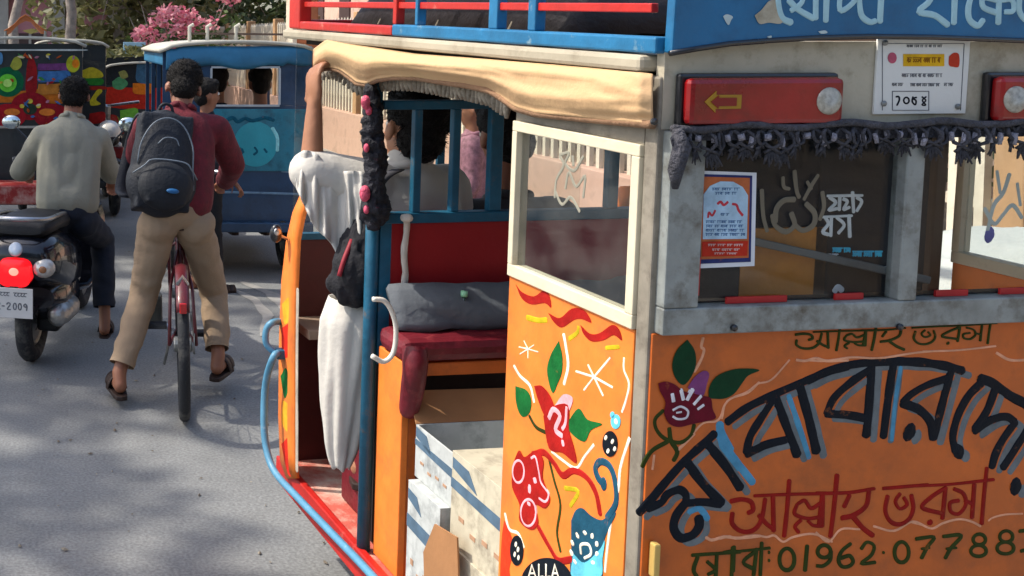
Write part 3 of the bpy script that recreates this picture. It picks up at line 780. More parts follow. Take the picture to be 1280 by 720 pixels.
redt = Z(900, 580, 5.143, [([(70, 240), (140, 228), (200, 245), (212, 295), (180, 315)], 28), ([(80, 315), (78, 380), (130, 430), (200, 432), (250, 390), (275, 320), (290, 225)], 26), ([(250, 330), (300, 385), (340, 415)], 26), ([(340, 210), (345, 430)], 28),
    ([(220, 205), (450, 195), (720, 190)], 18), ([(445, 105), (430, 300), (412, 465)], 26), ([(660, 200), (655, 400)], 28), ([(500, 255), (545, 235), (585, 285), (640, 255)], 22), ([(495, 260), (480, 320), (560, 350), (650, 340)], 22), ([(520, 360), (482, 400), (505, 438)], 22), ([(565, 365), (600, 395), (650, 400)], 20)])
redt += Z(1020, 580, 5.143, [([(135, 70), (115, 280), (92, 465)], 28), ([(40, 200), (20, 400)], 28), ([(0, 188), (200, 185), (375, 158)], 20), ([(215, 200), (180, 275)], 26), ([(340, 175), (320, 270), (240, 330), (165, 348)], 28), ([(235, 335), (300, 410), (365, 460)], 30),
    ([(430, 158), (720, 133)], 20), ([(460, 205), (445, 300), (480, 370), (540, 388), (600, 350), (625, 280), (612, 200)], 24), ([(540, 190), (510, 240), (540, 288), (585, 260), (565, 215)], 20)])
redt += Z(1140, 580, 5.143, [([(0, 142), (250, 130), (525, 100)], 18), ([(210, 155), (120, 215), (65, 280), (190, 318)], 24), ([(215, 150), (195, 350)], 26), ([(113, 370), (117, 380)], 36), ([(270, 160), (330, 190), (345, 260), (300, 320), (250, 305), (245, 250), (300, 235)], 22),
    ([(340, 235), (385, 255)], 22), ([(400, 130), (385, 345)], 26), ([(480, 25), (462, 200), (447, 385)], 24)])
strokes('red_lettering', redt, CRIM, rp, NB, RP, .002)
grt = [([(993+(x-912)*.766, 413+(y-615)*.46-(x-912)*.006) for x, y in p], w*.55) for p, w in redt]
strokes('green_lettering', grt, OLIVE, rp, NB, RP, .0019)
num = Z(900, 580, 5.143, [(ell(430, 613, 48, 70, 14)+[(478, 613)], 24), ([(560, 525), (546, 685)], 24), ([(90, 530), (85, 690)], 22), ([(0, 575), (60, 560), (130, 560), (320, 540)], 16), ([(228, 560), (150, 630), (225, 680)], 22), ([(235, 545), (215, 715)], 22), ([(268, 505), (258, 715)], 22), ([(313, 568), (316, 568)], 20), ([(313, 620), (316, 620)], 20)])
num += Z(1020, 580, 5.143, [(ell(52, 562, 42, 40, 12)+[(94, 562)], 22), ([(96, 560), (88, 620), (45, 655), (5, 655)], 22), ([(222, 512), (165, 560), (145, 620), (170, 660), (215, 655), (238, 625), (215, 590), (160, 605)], 22), ([(290, 545), (325, 503), (372, 525), (355, 585), (290, 640), (380, 632)], 20), ([(430, 570), (436, 568)], 16), (ell(550, 567, 46, 66, 14)+[(596, 567)], 22)])
num += Z(1140, 580, 5.143, [([(25, 482), (140, 470), (100, 530), (60, 605)], 22), ([(60, 545), (112, 538)], 14), ([(200, 466), (315, 460), (250, 540), (213, 605)], 22), ([(220, 545), (285, 538)], 14), (ell(432, 485, 40, 34, 12)+[(472, 485)], 20), (ell(427, 558, 50, 36, 12)+[(477, 558)], 20),
    (ell(605, 466, 42, 36, 12)+[(647, 466)], 20), (ell(600, 540, 54, 38, 12)+[(654, 540)], 20), ([(690, 432), (790, 425), (740, 480), (790, 530), (700, 560)], 20)])
num += [([(865, 694), (925, 690)], 4), ([(872, 696), (867, 712), (872, 722)], 4.5), ([(884, 702), (894, 712), (885, 718)], 4), ([(896, 693), (894, 730)], 4.5), ([(916, 684), (914, 726)], 4.5)]
strokes('phone_number', num, OLIVE, rp, NB, RP, .0019)
lines = Z(900, 580, 5.143, [([(0, 480), (60, 465), (100, 480), (170, 465), (240, 460), (300, 470), (350, 460), (405, 500), (470, 470), (600, 450), (720, 500)], 13)])+Z(1020, 580, 5.143, [([(0, 440), (80, 500), (160, 420), (280, 420)], 12), ([(370, 400), (500, 430), (620, 370), (720, 410)], 13)])
lines += Z(1140, 580, 5.143, [([(0, 375), (60, 390), (130, 415), (200, 380), (300, 355), (380, 370), (440, 400)], 13), ([(490, 365), (520, 345), (600, 325), (710, 320)], 10)])+Z(790, 540, 4.5, [([(415, 592), (450, 608), (520, 590), (600, 597), (720, 585)], 16)])
lines += Z(790, 400, 4.5, [([(400, 100), (390, 150), (405, 170), (385, 230), (350, 290)], 16), ([(715, 350), (650, 410), (560, 440), (520, 480), (500, 540), (470, 570), (400, 580), (340, 640), (280, 690)], 11)])+Z(790, 540, 4.5, [([(125, 130), (115, 210)], 12), ([(350, 10), (260, 100)], 16)])
lines += Z(900, 430, 4.5, [([(10, 420), (40, 320), (150, 270), (210, 225), (290, 200), (390, 90)], 9), ([(430, 90), (480, 95), (540, 80), (600, 95), (720, 92)], 14)])+Z(1010, 430, 4.5, [([(0, 92), (100, 95), (250, 75), (400, 80), (600, 50), (710, 40)], 11)])+Z(1120, 430, 4.5, [([(150, 42), (350, 35), (560, 12)], 10), ([(565, 50), (640, 90), (740, 90)], 14)])
strokes('peach_flourish', lines, PEACH, rp, NB, RP, .0011)
strokes('vine', Z(790, 400, 4.5, [([(175, 510), (130, 560), (140, 620), (190, 670), (270, 690), (330, 650), (350, 590)], 20), ([(210, 610), (220, 680), (255, 740), (235, 790)], 24)])+Z(790, 540, 4.5, [([(200, 55), (120, 100), (80, 150), (60, 195)], 24)]), OLIVE, rp, NB, RP, .0012)
patch('painted_leaf', ZP(790, 400, 4.5, [[(310, 110), (350, 170), (357, 250), (330, 320), (285, 365), (240, 320), (225, 250), (250, 170)]]), DGREEN, rp, NB, RP, .0012)
patch('painted_leaf', ZP(790, 400, 4.5, [[(430, 440), (432, 380), (470, 320), (540, 285), (620, 272), (715, 280), (650, 312), (620, 350), (570, 415), (510, 442)]]), DGREEN, rp, NB, RP, .0013)
patch('painted_petal', ZP(790, 400, 4.5, [[(310, 380), (350, 320), (400, 285), (430, 300), (420, 350), (390, 430)]]), PURP, rp, NB, RP, .0015)
patch('painted_flower', ZP(790, 400, 4.5, [[(145, 355), (190, 345), (240, 362), (290, 400), (400, 425), (440, 440), (450, 500), (467, 550), (400, 570), (330, 585), (260, 600), (205, 580), (178, 520), (185, 460), (155, 400)]]), WINE, rp, NB, RP, .0019)
strokes('petal_strokes', Z(790, 400, 4.5, [([(222, 412), (230, 458)], 22), ([(272, 392), (285, 448)], 24), ([(338, 388), (305, 448)], 26), ([(385, 425), (343, 473)], 22), ([(400, 475), (365, 500)], 18), ([(225, 505), (270, 485), (310, 510), (300, 548), (255, 555), (225, 540)], 14), ([(245, 520), (275, 515)], 12)]), PWHITE, rp, NB, RP, .0026)

# blue board lettering
NBd = lambda x, y: rear(x, y, .0225)
bt = Z(900, 0, 3.368, [([(240, -60), (245, 20), (262, 75), (300, 95)], 26), ([(290, 0), (330, 40), (395, 78)], 22), ([(300, 45), (345, 10), (345, -40)], 20), ([(405, -90), (403, 78)], 24), ([(452, -90), (446, 88)], 24), ([(515, -90), (505, 40), (560, 12), (585, -40)], 22), ([(585, -30), (595, 60), (630, 92), (655, 88)], 22),
    ([(683, -90), (674, 92)], 24), ([(890, -80), (885, 0), (838, 48), (905, 65), (960, 105)], 24), ([(992, -90), (985, 98)], 24), ([(1075, -60), (1048, 20), (1050, 80), (1085, 108), (1108, 85)], 24), ([(1165, 0), (1110, -10), (1110, 30), (1168, 55)], 22), ([(1178, -90), (1172, 98)], 24), ([(1185, 0), (1230, 0), (1235, 45), (1200, 50)], 20),
    ([(1262, -20), (1262, 50), (1300, 90), (1350, 70)], 22), ([(1400, -80), (1390, 90)], 22), ([(230, -88), (470, -90)], 20), ([(500, -90), (700, -92)], 20), ([(830, -90), (1030, -92)], 20), ([(1060, -90), (1420, -92)], 20)])
nbm = mat('pale_cyan_lettering', '9fc4cc', .6, amt=.15, scale=20)
strokes('board_lettering', bt, nbm, NBd, NB, rick, .0015)
patch('peeled_patch', ZP(900, 0, 3.368, [[(145, 65), (175, 40), (205, 5), (235, 0), (240, 40), (265, 80), (250, 100), (205, 95), (165, 100)]]), BEIGE, NBd, NB, rick, .001)
for q_ in ([(12, 68), (28, 60), (52, 70), (45, 85), (35, 105), (22, 90)], [(412, 132), (440, 128), (450, 138), (425, 142)], [(195, 155), (215, 150), (212, 162)]): patch('peeled_patch', ZP(900, 0, 3.368, [q_]), mat('chipped_white', 'b4c4c4', .7), NBd, NB, rick, .001)

# ---- painting on the quarter panel
NS = (-1, 0, 0); sp = lambda x, y: side(x, y, .0062)
QP = bpy.data.objects['quarter_panel']
DRED = pm('dark_red', '9c1a16'); LG = pm('leaf_green', '14602c'); YG = pm('yellow_green', 'b8a51e'); LPINK = pm('light_pink', 'eba8b0'); TEALD = pm('dark_teal', '1c4a60'); LBLUE = pm('light_blue', '5fb6cc'); CRW = pm('cream_white', 'f2e0cc')
for nm, pl_ in (('painted_ribbon', [(60, 62), (90, 100), (150, 122), (200, 92), (228, 120), (236, 178), (205, 155), (140, 162), (90, 132)]), ('painted_ribbon', [(222, 205), (280, 230), (340, 183), (400, 190), (438, 252), (390, 235), (350, 240), (290, 277), (250, 250)]), ('painted_ribbon', [(383, 265), (430, 308), (480, 305), (540, 265), (575, 285), (590, 342), (550, 315), (500, 340), (440, 347), (400, 312)])):
    patch(nm, ZP(630, 340, 4, [pl_]), DRED, sp, NS, QP, .0006)
strokes('leaf_strokes', Z(630, 340, 4, [([(115, 228), (170, 242), (212, 240)], 22), ([(325, 335), (365, 305), (372, 275)], 18), ([(510, 380), (575, 375)], 16)]), YG, sp, NS, QP, .0006)
patch('painted_leaf', ZP(630, 340, 4, [[(275, 345), (292, 420), (290, 500), (268, 560), (245, 605), (225, 550), (217, 480), (237, 410)]]), LG, sp, NS, QP, .0007)
patch('painted_leaf', ZP(630, 340, 4, [[(58, 570), (112, 590), (137, 640), (130, 700), (100, 725), (75, 700), (60, 640)]]), LG, sp, NS, QP, .0007)
patch('painted_leaf', ZP(600, 320, 1.8, [[(197, 375), (222, 343), (242, 368), (275, 378), (250, 392), (235, 418), (205, 398)]]), LG, sp, NS, QP, .0007)
strokes('cream_flourish', Z(630, 340, 4, [([(298, 312), (310, 380), (320, 470), (300, 560)], 15), ([(50, 470), (80, 520), (130, 570), (150, 650)], 13), ([(600, 430), (600, 490), (625, 560), (610, 640), (590, 700)], 10)])+
        Z(630, 340, 4, [([(450, 525), e], 9) for e in ((530, 430), (420, 465), (360, 497), (400, 590), (495, 618), (542, 577))])+Z(630, 340, 4, [([(120, 385), e], 5) for e in ((100, 345), (150, 365), (170, 400), (120, 430), (80, 410), (75, 375))])+
        Z(620, 520, 3.6, [([(600, 100), (560, 230), (550, 330), (522, 440), (500, 600), (490, 700)], 12), ([(250, 160), (300, 200), (360, 235), (400, 180), (440, 130)], 10), ([(40, 440), (60, 510), (100, 530), (125, 590)], 12)]), CRW, sp, NS, QP, .0006)
patch('painted_petal', ZP(630, 340, 4, [[(152, 570), (190, 570), (232, 620), (252, 690), (210, 725), (172, 640)]]), DRED, sp, NS, QP, .0008)
patch('painted_petal', ZP(630, 340, 4, [[(258, 665), (300, 612), (345, 632), (325, 700), (290, 740)]]), LPINK, sp, NS, QP, .0009)
patch('painted_petal', ZP(620, 520, 3.6, [[(215, 0), (250, -40), (325, -50), (330, 60), (352, 140), (362, 212), (300, 165), (240, 145)]]), DRED, sp, NS, QP, .0011)
strokes('pink_scrolls', Z(620, 520, 3.6, [([(240, 10), (260, -30), (290, 0), (270, 60), (300, 90)], 22), ([(320, -40), (315, 30), (300, 60)], 16), ([(300, 122), (306, 122)], 26)]), LPINK, sp, NS, QP, .0017)
strokes('painted_stem', Z(620, 520, 3.6, [([(150, 0), (180, 50), (225, 75)], 14), ([(240, 200), (262, 290), (290, 400), (275, 520), (290, 610)], 13)]), OLIVE, sp, NS, QP, .0008)
strokes('red_scroll', Z(620, 520, 3.6, [([(165, 175), (215, 165), (260, 212), (300, 268), (350, 245), (410, 280), (450, 350), (468, 440)], 24), ([(190, 500), (240, 590), (282, 650), (345, 645)], 22)]), DRED, sp, NS, QP, .001)
strokes('yellow_curl', Z(620, 520, 3.6, [([(310, 325), (370, 340), (335, 405)], 16)]), YG, sp, NS, QP, .0007)
patch('painted_blossom', ZP(620, 520, 3.6, [[(75, 225), (105, 155), (130, 185), (180, 155), (215, 200), (212, 280), (245, 370), (222, 415), (180, 400), (192, 480), (160, 512), (108, 472), (108, 400), (75, 320)]]), DRED, sp, NS, QP, .0012)
strokes('pink_outline', Z(620, 520, 3.6, [(ell(103, 250, 26, 50, 12)+[(129, 250)], 10), ([(160, 190), (180, 185), (195, 250), (205, 300), (238, 350), (225, 385), (195, 370)], 10), (ell(148, 435, 34, 60, 12)+[(182, 435)], 10), ([(150, 325), (156, 330)], 40), ([(175, 280), (180, 300)], 22), ([(150, 390), (150, 400)], 24)]), LPINK, sp, NS, QP, .0017)
patch('painted_fish_flower', ZP(620, 520, 3.6, [[(340, 470), (360, 425), (390, 415), (430, 450), (480, 468), (520, 430), (540, 440), (512, 500), (488, 560), (480, 640), (470, 730), (345, 730), (340, 600)]]), TEALD, sp, NS, QP, .0008)
patch('light_blue_patch', ZP(620, 520, 3.6, [[(350, 620), (400, 660), (470, 600), (492, 560), (482, 640), (470, 728), (347, 728)]]), LBLUE, sp, NS, QP, .0014)
strokes('teal_tail', Z(620, 520, 3.6, [([(500, 460), (540, 390), (535, 290), (510, 225), (470, 205), (448, 235), (460, 280), (485, 310)], 26), ([(482, 305), (486, 308)], 48)]), TEALD, sp, NS, QP, .0015)
strokes('white_daisy', Z(620, 520, 3.6, [([(400+58*math.cos(a), 600+75*math.sin(a)), (400+60*math.cos(a), 604+78*math.sin(a))], 24) for a in [math.pi*(.75+i*.19) for i in range(9)]]+[([(385, 620), (385, 580), (420, 580), (430, 620), (400, 640)], 11)]), CRW, sp, NS, QP, .0022)
for cx, cy, rx, ry in ((515, 125, 34, 58), (95, 605, 30, 68), (230, 760, 118, 122)):
    patch('dark_medallion', ZP(620, 520, 3.6, [ell(cx, cy, rx, ry, 14)]), INK, sp, NS, QP, .0012)
for cx, cy, rr in ((540, 25, 22), (585-60, -5, 10)):
    patch('light_blue_spot', ZP(620, 520, 3.6, [ell(cx, cy, rr, rr*1.5, 12)]), LBLUE, sp, NS, QP, .0009)
strokes('white_dots', Z(620, 520, 3.6, [([(x, y), (x+3, y+5)], 24) for x, y in ((495, 95), (535, 145), (505, 155), (525, 112), (90, 575), (85, 620), (102, 635), (100, 598), (540, 22))]), CRW, sp, NS, QP, .0019)
strokes('medallion_lettering', Z(620, 520, 3.6, [([(150, 725), (165, 670), (182, 725)], 9), ([(156, 708), (176, 708)], 7), ([(196, 668), (196, 722), (215, 724)], 9), ([(228, 668), (228, 722), (246, 724)], 9), ([(256, 725), (268, 668), (284, 725)], 9), ([(260, 708), (278, 708)], 7)]), CRW, sp, NS, QP, .0022, sm=False)
patch('red_border', ZP(620, 520, 3.6, [[(38, 470), (62, 520), (80, 600), (60, 690), (70, 760), (22, 760), (26, 560)]]), pm('orange_red', 'd63a1c'), sp, NS, QP, .0005)
# etched mark on side glass
gq = [c for c in bpy.data.objects['quarter_window_frame'].children][0]
ETCH = mat('etched_film', '8c8a7c', .7, amt=.2); sg = lambda x, y: side(x, y, .0006)
strokes('etched_calligraphy', Z(640, 140, 4.5, [([(270, 240), (320, 230), (300, 290), (350, 330), (400, 250)], 14), ([(240, 480), (250, 380), (290, 300), (270, 250)], 14), ([(300, 430), (320, 340), (360, 420), (410, 360), (400, 480)], 14), ([(240, 440), (280, 520), (330, 480), (380, 560)], 14), ([(340, 250), (345, 300)], 16)]), ETCH, sg, NS, gq, .0006)

# ---- rear fringe
FD = mat('dark_grey_yarn', '47474e', .95, amt=.5, scale=60, bump=1, bscale=160); FLt = mat('lilac_grey_yarn', '9c9aa6', .95, amt=.3, scale=60, bump=1, bscale=160)
q0, q1 = rear(820, 158), rear(820, 190)
P(MB().tube([V((W*i/40, -.028+.004*math.sin(i*2), q0.z-.004*math.sin(i*.9)+ (rear(1150,150).z-q0.z)*math.sin(math.pi*i/40)*.6)) for i in range(41)], .0065, 8), 'fringe_cord', FD, smooth=True)
P(sbox(.004, W-.004, -.022, -.0205, q0.z-.022, q0.z+.004), 'lace_band', FD)
b = MB()
for s_ in (-1, 1):
    b.tube([V((s_*.001, 0, 0)), V((s_*.012, -.004, -.011)), V((s_*.011, -.006, -.021)), V((s_*-.011, -.004, -.035))], [.0028, .0034, .003, .0022], 5)
for k in range(5):
    x = -.008+.004*k; b.tube([V((x*.3, 0, -.028)), V((x, -.003+.001*k, -.042)), V((x*1.3+.002*math.sin(k*2), 0, -.052-.004*math.sin(k*1.7)))], [.0026, .0024, .0012], 4)
ro = MB(); ro.box((0, -.004, -.018), (.011, .0015, .017)); ro.ball((0, -.006, -.018), (.0055, .003, .0085), 6, 4)
k0 = r0 = None; nT = 42
for i in range(nT):
    u = .01+(W-.02)*i/(nT-1); z = q0.z-.006+(rear(1150, 150).z-q0.z)*math.sin(math.pi*i/(nT-1))*.6
    if k0 is None:
        k0 = P(b, 'rear_fringe_tassel', FD, smooth=True); r0 = P(ro, 'fringe_rosette', FLt, smooth=True)
        k0.location = (u, -.026, z); r0.location = (u+.012, -.026, z)
    else:
        c = copy_part(k0, rick, loc=(u, -.026, z)); c.rotation_euler = (random.uniform(-.15, .15), random.uniform(-.3, .3), random.uniform(-.6, .6)); c.scale = (random.uniform(.8, 1.25), 1, random.uniform(.75, 1.25))
        if i < nT-1: c = copy_part(r0, rick, loc=(u+.012, -.026, z)); c.scale = (random.uniform(.5, 1.3), 1, random.uniform(.6, 1.25)); c.rotation_euler = (0, random.uniform(-.3, .3), random.uniform(-.4, .4))
P(MB().tube([V((.006, -.03, q0.z)), V((.012, -.036, q0.z-.03)), V((.004, -.034, q0.z-.07)), V((.008, -.03, q0.z-.1))], [.008, .014, .012, .005], 8), 'corner_tuft', FD, smooth=True)

# ---- route plate on the header
pa, pb2 = rear(1098, 49, .006), rear(1207, 142, .006)
PL = P(sbox(pa.x, pb2.x, -.006, -.0015, pb2.z, pa.z), 'permit_plate', mat('white_plate', 'd9d9d4', .4, amt=.05), bevel=.001)
pp = lambda x, y: rear(x, y, .0062)
patch('yellow_bar', ZP(1080, 40, 6.547, [[(320, 180), (655, 180), (655, 280), (320, 280)]]), pm('yellow', 'd9a81e'), pp, NB, PL, .0006, sm=False)
patch('red_badge', ZP(1080, 40, 6.547, [ell(230, 212, 36, 45, 12)]), pm('rose', 'b4566a'), pp, NB, PL, .0006)
patch('red_emblem', ZP(1080, 40, 6.547, [[(695, 200), (735, 170), (775, 185), (775, 280), (730, 285), (695, 270)]]), pm('scarlet', 'b83a24'), pp, NB, PL, .0006)
GI = pm('grey_ink', '6a6c70'); BI = pm('brown_ink', '8a5a14')
def squig(x0, x1, y, amp, step, w):
    """a line of small hand set Bengali looking print: word bars with letter strokes under them"""
    out = []; rnd = random.Random(int(x0*7+y*13)); x = x0; H = amp*1.9; w2 = max(w*.62, 2.6)
    while x < x1-step:
        n_ = rnd.choice((2, 3, 4)); xe = min(x1, x+n_*step*1.05)
        out.append(([(x, y-H/2), (xe, y-H/2)], w2))
        k = x+step*.35
        while k < xe-step*.2:
            c = rnd.random()
            if c < .35: out.append(([(k, y-H/2), (k, y+H/2)], w2))
            elif c < .7: out.append(([(k+step*.3, y-H/2), (k-step*.3, y+H*.1), (k+step*.3, y+H*.3)], w2)); out.append(([(k+step*.32, y-H/2), (k+step*.32, y+H/2)], w2))
            else: out.append(([(k-step*.2, y-H*.2), (k+step*.25, y-H*.1), (k, y+H*.4), (k-step*.25, y+H*.2)], w2))
            k += step*.95
        x = xe+step*.6
    return out
strokes('small_print', Z(1080, 40, 6.547, squig(350, 640, 115, 10, 13, 7)+squig(310, 640, 355, 14, 14, 8)+squig(230, 320, 430, 12, 13, 8)+squig(380, 620, 432, 12, 13, 8)+squig(655, 730, 430, 12, 13, 8)), GI, pp, NB, PL, .0006)
strokes('bar_lettering', Z(1080, 40, 6.547, squig(350, 625, 230, 20, 18, 12)), BI, pp, NB, PL, .0014)
strokes('number_box', Z(1080, 40, 6.547, [([(232, 485), (530, 485)], 6), ([(530, 485), (530, 640)], 6), ([(530, 640), (232, 640)], 6), ([(232, 640), (232, 485)], 6), ([(150, 95), (820, 95)], 5), ([(820, 95), (790, 640)], 5), ([(150, 95), (150, 640)], 5)]), GI, pp, NB, PL, .0006, sm=False)
strokes('plate_number', Z(1080, 40, 6.547, [([(262, 530), (285, 530), (288, 560), (270, 600)], 13), (ell(347, 560, 22, 25, 10)+[(369, 560)], 12), ([(400, 530), (395, 570), (420, 595), (425, 560), (400, 545), (430, 535)], 12), ([(475, 530), (505, 560), (475, 595), (505, 597), (478, 560), (508, 530)], 12)]), INK, pp, NB, PL, .0007)
for x, y in ((170, 88), (160, 585), (765, 610)):
    q = rear(1080+x/6.547, 40+y/6.547, .0065); MB().lathe([(.005, 0), (.005, .002), (.002, .004)], q, NB, 10).build('plate_screw', STEEL, PL)
# paper notice on the left pane
po = lambda x, y: rear(x, y, .0045)
ppm = mat('white_paper', 'd5d8de', .7, amt=.05)
PN = patch('paper_notice', ZP(860, 190, 3.79, [[(38, 88), (325, 98), (315, 540), (28, 552)]]), ppm, po, NB, g1, 0, sm=False)
patch('navy_border', ZP(860, 190, 3.79, [[(52, 104), (303, 112), (296, 520), (46, 530)]]), pm('navy', '2c3566'), po, NB, PN, .0008, sm=False)
patch('orange_ground', ZP(860, 190, 3.79, [[(64, 116), (290, 122), (284, 500), (58, 508)]]), pm('pale_red', 'b4643c'), po, NB, PN, .0015, sm=False)
patch('pale_blue_arch', ZP(860, 190, 3.79, [[(70, 200), (100, 160), (150, 138), (210, 140), (255, 165), (280, 205), (274, 410), (66, 412)]]), pm('pale_blue', 'a8c4d8'), po, NB, PN, .0022, sm=False)
patch('red_box', ZP(860, 190, 3.79, [[(64, 424), (280, 420), (276, 490), (62, 494)]]), pm('box_red', 'b8301e'), po, NB, PN, .0022, sm=False)
strokes('notice_print', Z(860, 190, 3.79, squig(110, 240, 175, 6, 12, 5)+squig(125, 225, 195, 6, 12, 5)+squig(150, 190, 295, 6, 10, 5)+[s for y in (330, 350, 370, 390) for s in squig(80, 265, y, 6, 11, 5)]), pm('blue_ink', '3f628c'), po, NB, PN, .0029)
strokes('notice_title', Z(860, 190, 3.79, [([(90, 310), (95, 285), (110, 300), (125, 275)], 12), ([(135, 245), (150, 235), (165, 250), (185, 235)], 14), ([(205, 245), (225, 250), (235, 275), (255, 300)], 14)]), pm('title_red', 'c03c46'), po, NB, PN, .003)
strokes('box_print', Z(860, 190, 3.79, squig(90, 255, 440, 5, 12, 5)+squig(110, 240, 462, 5, 12, 5)+squig(120, 230, 480, 4, 12, 4)), pm('pale_ink', 'd8c0b8'), po, NB, PN, .0029)
strokes('etched_calligraphy', Z(930, 190, 3.79, [([(85, 180), (92, 300), (110, 375)], 18), ([(150, 330), (155, 270), (190, 230), (240, 225)], 24), ([(135, 300), (150, 350), (200, 378), (240, 345), (225, 290)], 22), ([(240, 345), (280, 372), (330, 345), (335, 290), (295, 245)], 22), ([(185, 120), (190, 165), (215, 175)], 16), ([(240, 90), (250, 180), (262, 215)], 18), ([(352, 110), (320, 160), (285, 225)], 16), ([(300, 140), (320, 175)], 14), ([(372, 190), (380, 260), (360, 320)], 18)]), mat('etched_grey', '6a6252', .7, amt=.2), po, NB, g1, .0004)
strokes('etched_calligraphy', Z(1060, 140, 2.573, [([(520, 200), (500, 260), (470, 300), (450, 380)], 12), ([(440, 310), (470, 360), (500, 330), (530, 300), (560, 340)], 12), ([(545, 230), (555, 300)], 10), ([(480, 190), (490, 260)], 10)]), mat('etched_pale', '9ca49c', .7, amt=.2), po, NB, g2, .0004)
strokes('round_sticker', Z(1060, 140, 2.573, [([(452, 395), (458, 396)], 44)]), pm('violet', '5c5a8c'), po, NB, g2, .0004)

# ---- board, banner and black sheets for cabin shade just inside the rear window
vb2 = .07
def ir(x, y, v=vb2): return inn(x, y, v)
WOOD = mat('varnished_brown_board', 'b8701e', .4, amt=.25, scale=7, bump=.1, coat=.3, dirt=('5c3212', .5, .75, 5))
bb = thing('display_board', 'brown varnished board with black printed banner standing inside the left rear window', 'board', M=MV@Matrix.Translation((.4, vb2, wF)))
def inb(b, name, m, par, **k):
    o = b.build(name, m, par, **k); o.matrix_parent_inverse = Matrix.Translation((-.4, -vb2, -wF)); return o
a, c = ir(928, 286), ir(1028, 400); tz = wTop-.01
inb(sbox(a.x, c.x, vb2+.001, vb2+.013, a.z+.001, tz), 'cabin_shade_sheet', mat('black_banner_and_shade', '1c1f26', .75, amt=.15, spec=.15), bb)  # black sheet stands in for the cabin's shade above the board
inb(sbox(a.x-.12, a.x-.001, vb2, vb2+.012, zf1-.02, tz), 'cabin_shade_sheet', mat('black_banner_and_shade', '1c1f26', .75, amt=.15, spec=.15), bb)  # shade behind the paper notice, built as another black sheet
inb(sbox(a.x, c.x, vb2, vb2+.012, zf1-.02, a.z), 'backing_board', WOOD, bb)
e_, f_ = ir(1028.5, 160), ir(1150, 400)
inb(sbox(e_.x, f_.x, vb2, vb2+.012, zf1-.02, wTop-.01), 'banner', mat('black_banner_and_shade', '1c1f26', .75, amt=.15, spec=.15), bb)
inb(MB().bar(ir(935, 300, vb2-.02), ir(1160, 350, vb2-.02), .012, .014), 'diagonal_bar', mat('grey_bar', '5a5e60', .5), bb, bevel=.002)
ibp = lambda x, y: inn(x, y, vb2-.0006)
for nm, S_, m_ in (('banner_lettering', Z(930, 190, 3.79, [([(395, 208), (562, 206)], 12), ([(405, 215), (435, 240), (402, 275), (442, 268)], 15), ([(455, 210), (452, 275)], 15), ([(470, 222), (490, 235), (472, 272), (500, 262)], 14), ([(515, 190), (520, 285)], 16), ([(535, 215), (558, 235), (535, 280)], 15),
        ([(372, 308), (512, 302)], 12), ([(385, 310), (400, 340), (374, 378), (402, 392)], 16), ([(415, 305), (412, 398)], 16), ([(440, 310), (475, 345), (448, 385)], 16), ([(498, 300), (502, 402)], 18)]), pm('banner_white', 'fafafa')),
        ('banner_line', Z(930, 190, 3.79, squig(420, 500, 465, 10, 11, 11)+squig(515, 665, 483, 12, 11, 12)+[([(690, 480), (688, 510)], 12)]), pm('cyan', '40c8f4')),
        ('banner_small_print', Z(930, 190, 3.79, squig(350, 450, 492, 8, 9, 9)+squig(470, 560, 527, 8, 9, 9)+squig(575, 690, 552, 8, 9, 9)+[([(430, 660), (445, 640), (465, 655)], 28)]), pm('banner_white2', 'f4f6f6'))):
    o = strokes(nm, [(a_, b_*.95) for a_, b_ in S_], m_, ibp, NB, bb, .0008); o.matrix_parent_inverse = Matrix.Translation((-.4, -vb2, -wF))
# dark brown inner pillars of the right flank and window reveal
P(sbox(W-.06, W-.031, vq1+.001, vq1+.05, wF, wTop), 'inner_pillar', mat('dark_brown_pillar', '3c2a20', .6, amt=.3), bevel=.004)
P(sbox(.031, W-.031, .031, .05, zf1-.03, zf1-.004), 'window_ledge', DARK)
P(sbox(.02, W-.02, .02, vEnd-.1, wr1-.012, wr1+.002), 'ceiling_lining', mat('dark_lining', '2c2622', .9, amt=.2))

# ---- outer guard tube along the entry side
BT = mat('light_blue_tube', '4f86a4', .45, amt=.2, scale=10, coat=.2, dirt=('a8b4b4', .6, .8, 20))
gt = [(352, 402, .01), (341, 403, .05), (333, 412, .07), (333, 430, .07), (345, 441, .04), (352, 442, .01)]
P(MB().tube(cr([side(x, y, d) for x, y, d in gt], 4), .011, 8), 'guard_loop', BT, smooth=True)
gt = [(352, 441, .02), (342, 446, .06), (332, 480, .07), (330, 530, .08), (334, 565, .08), (345, 592, .075), (375, 625, .06), (420, 672, .05), (470, 725, .05), (560, 830, .05), (640, 925, .04)]
P(MB().tube(cr([side(x, y, d) for x, y, d in gt], 5), .0115, 8), 'guard_tube', BT, smooth=True)
P(MB().bar(side(350, 436, .03), side(350, 448, .03), .03, .04), 'guard_bracket', BLUED, bevel=.004)

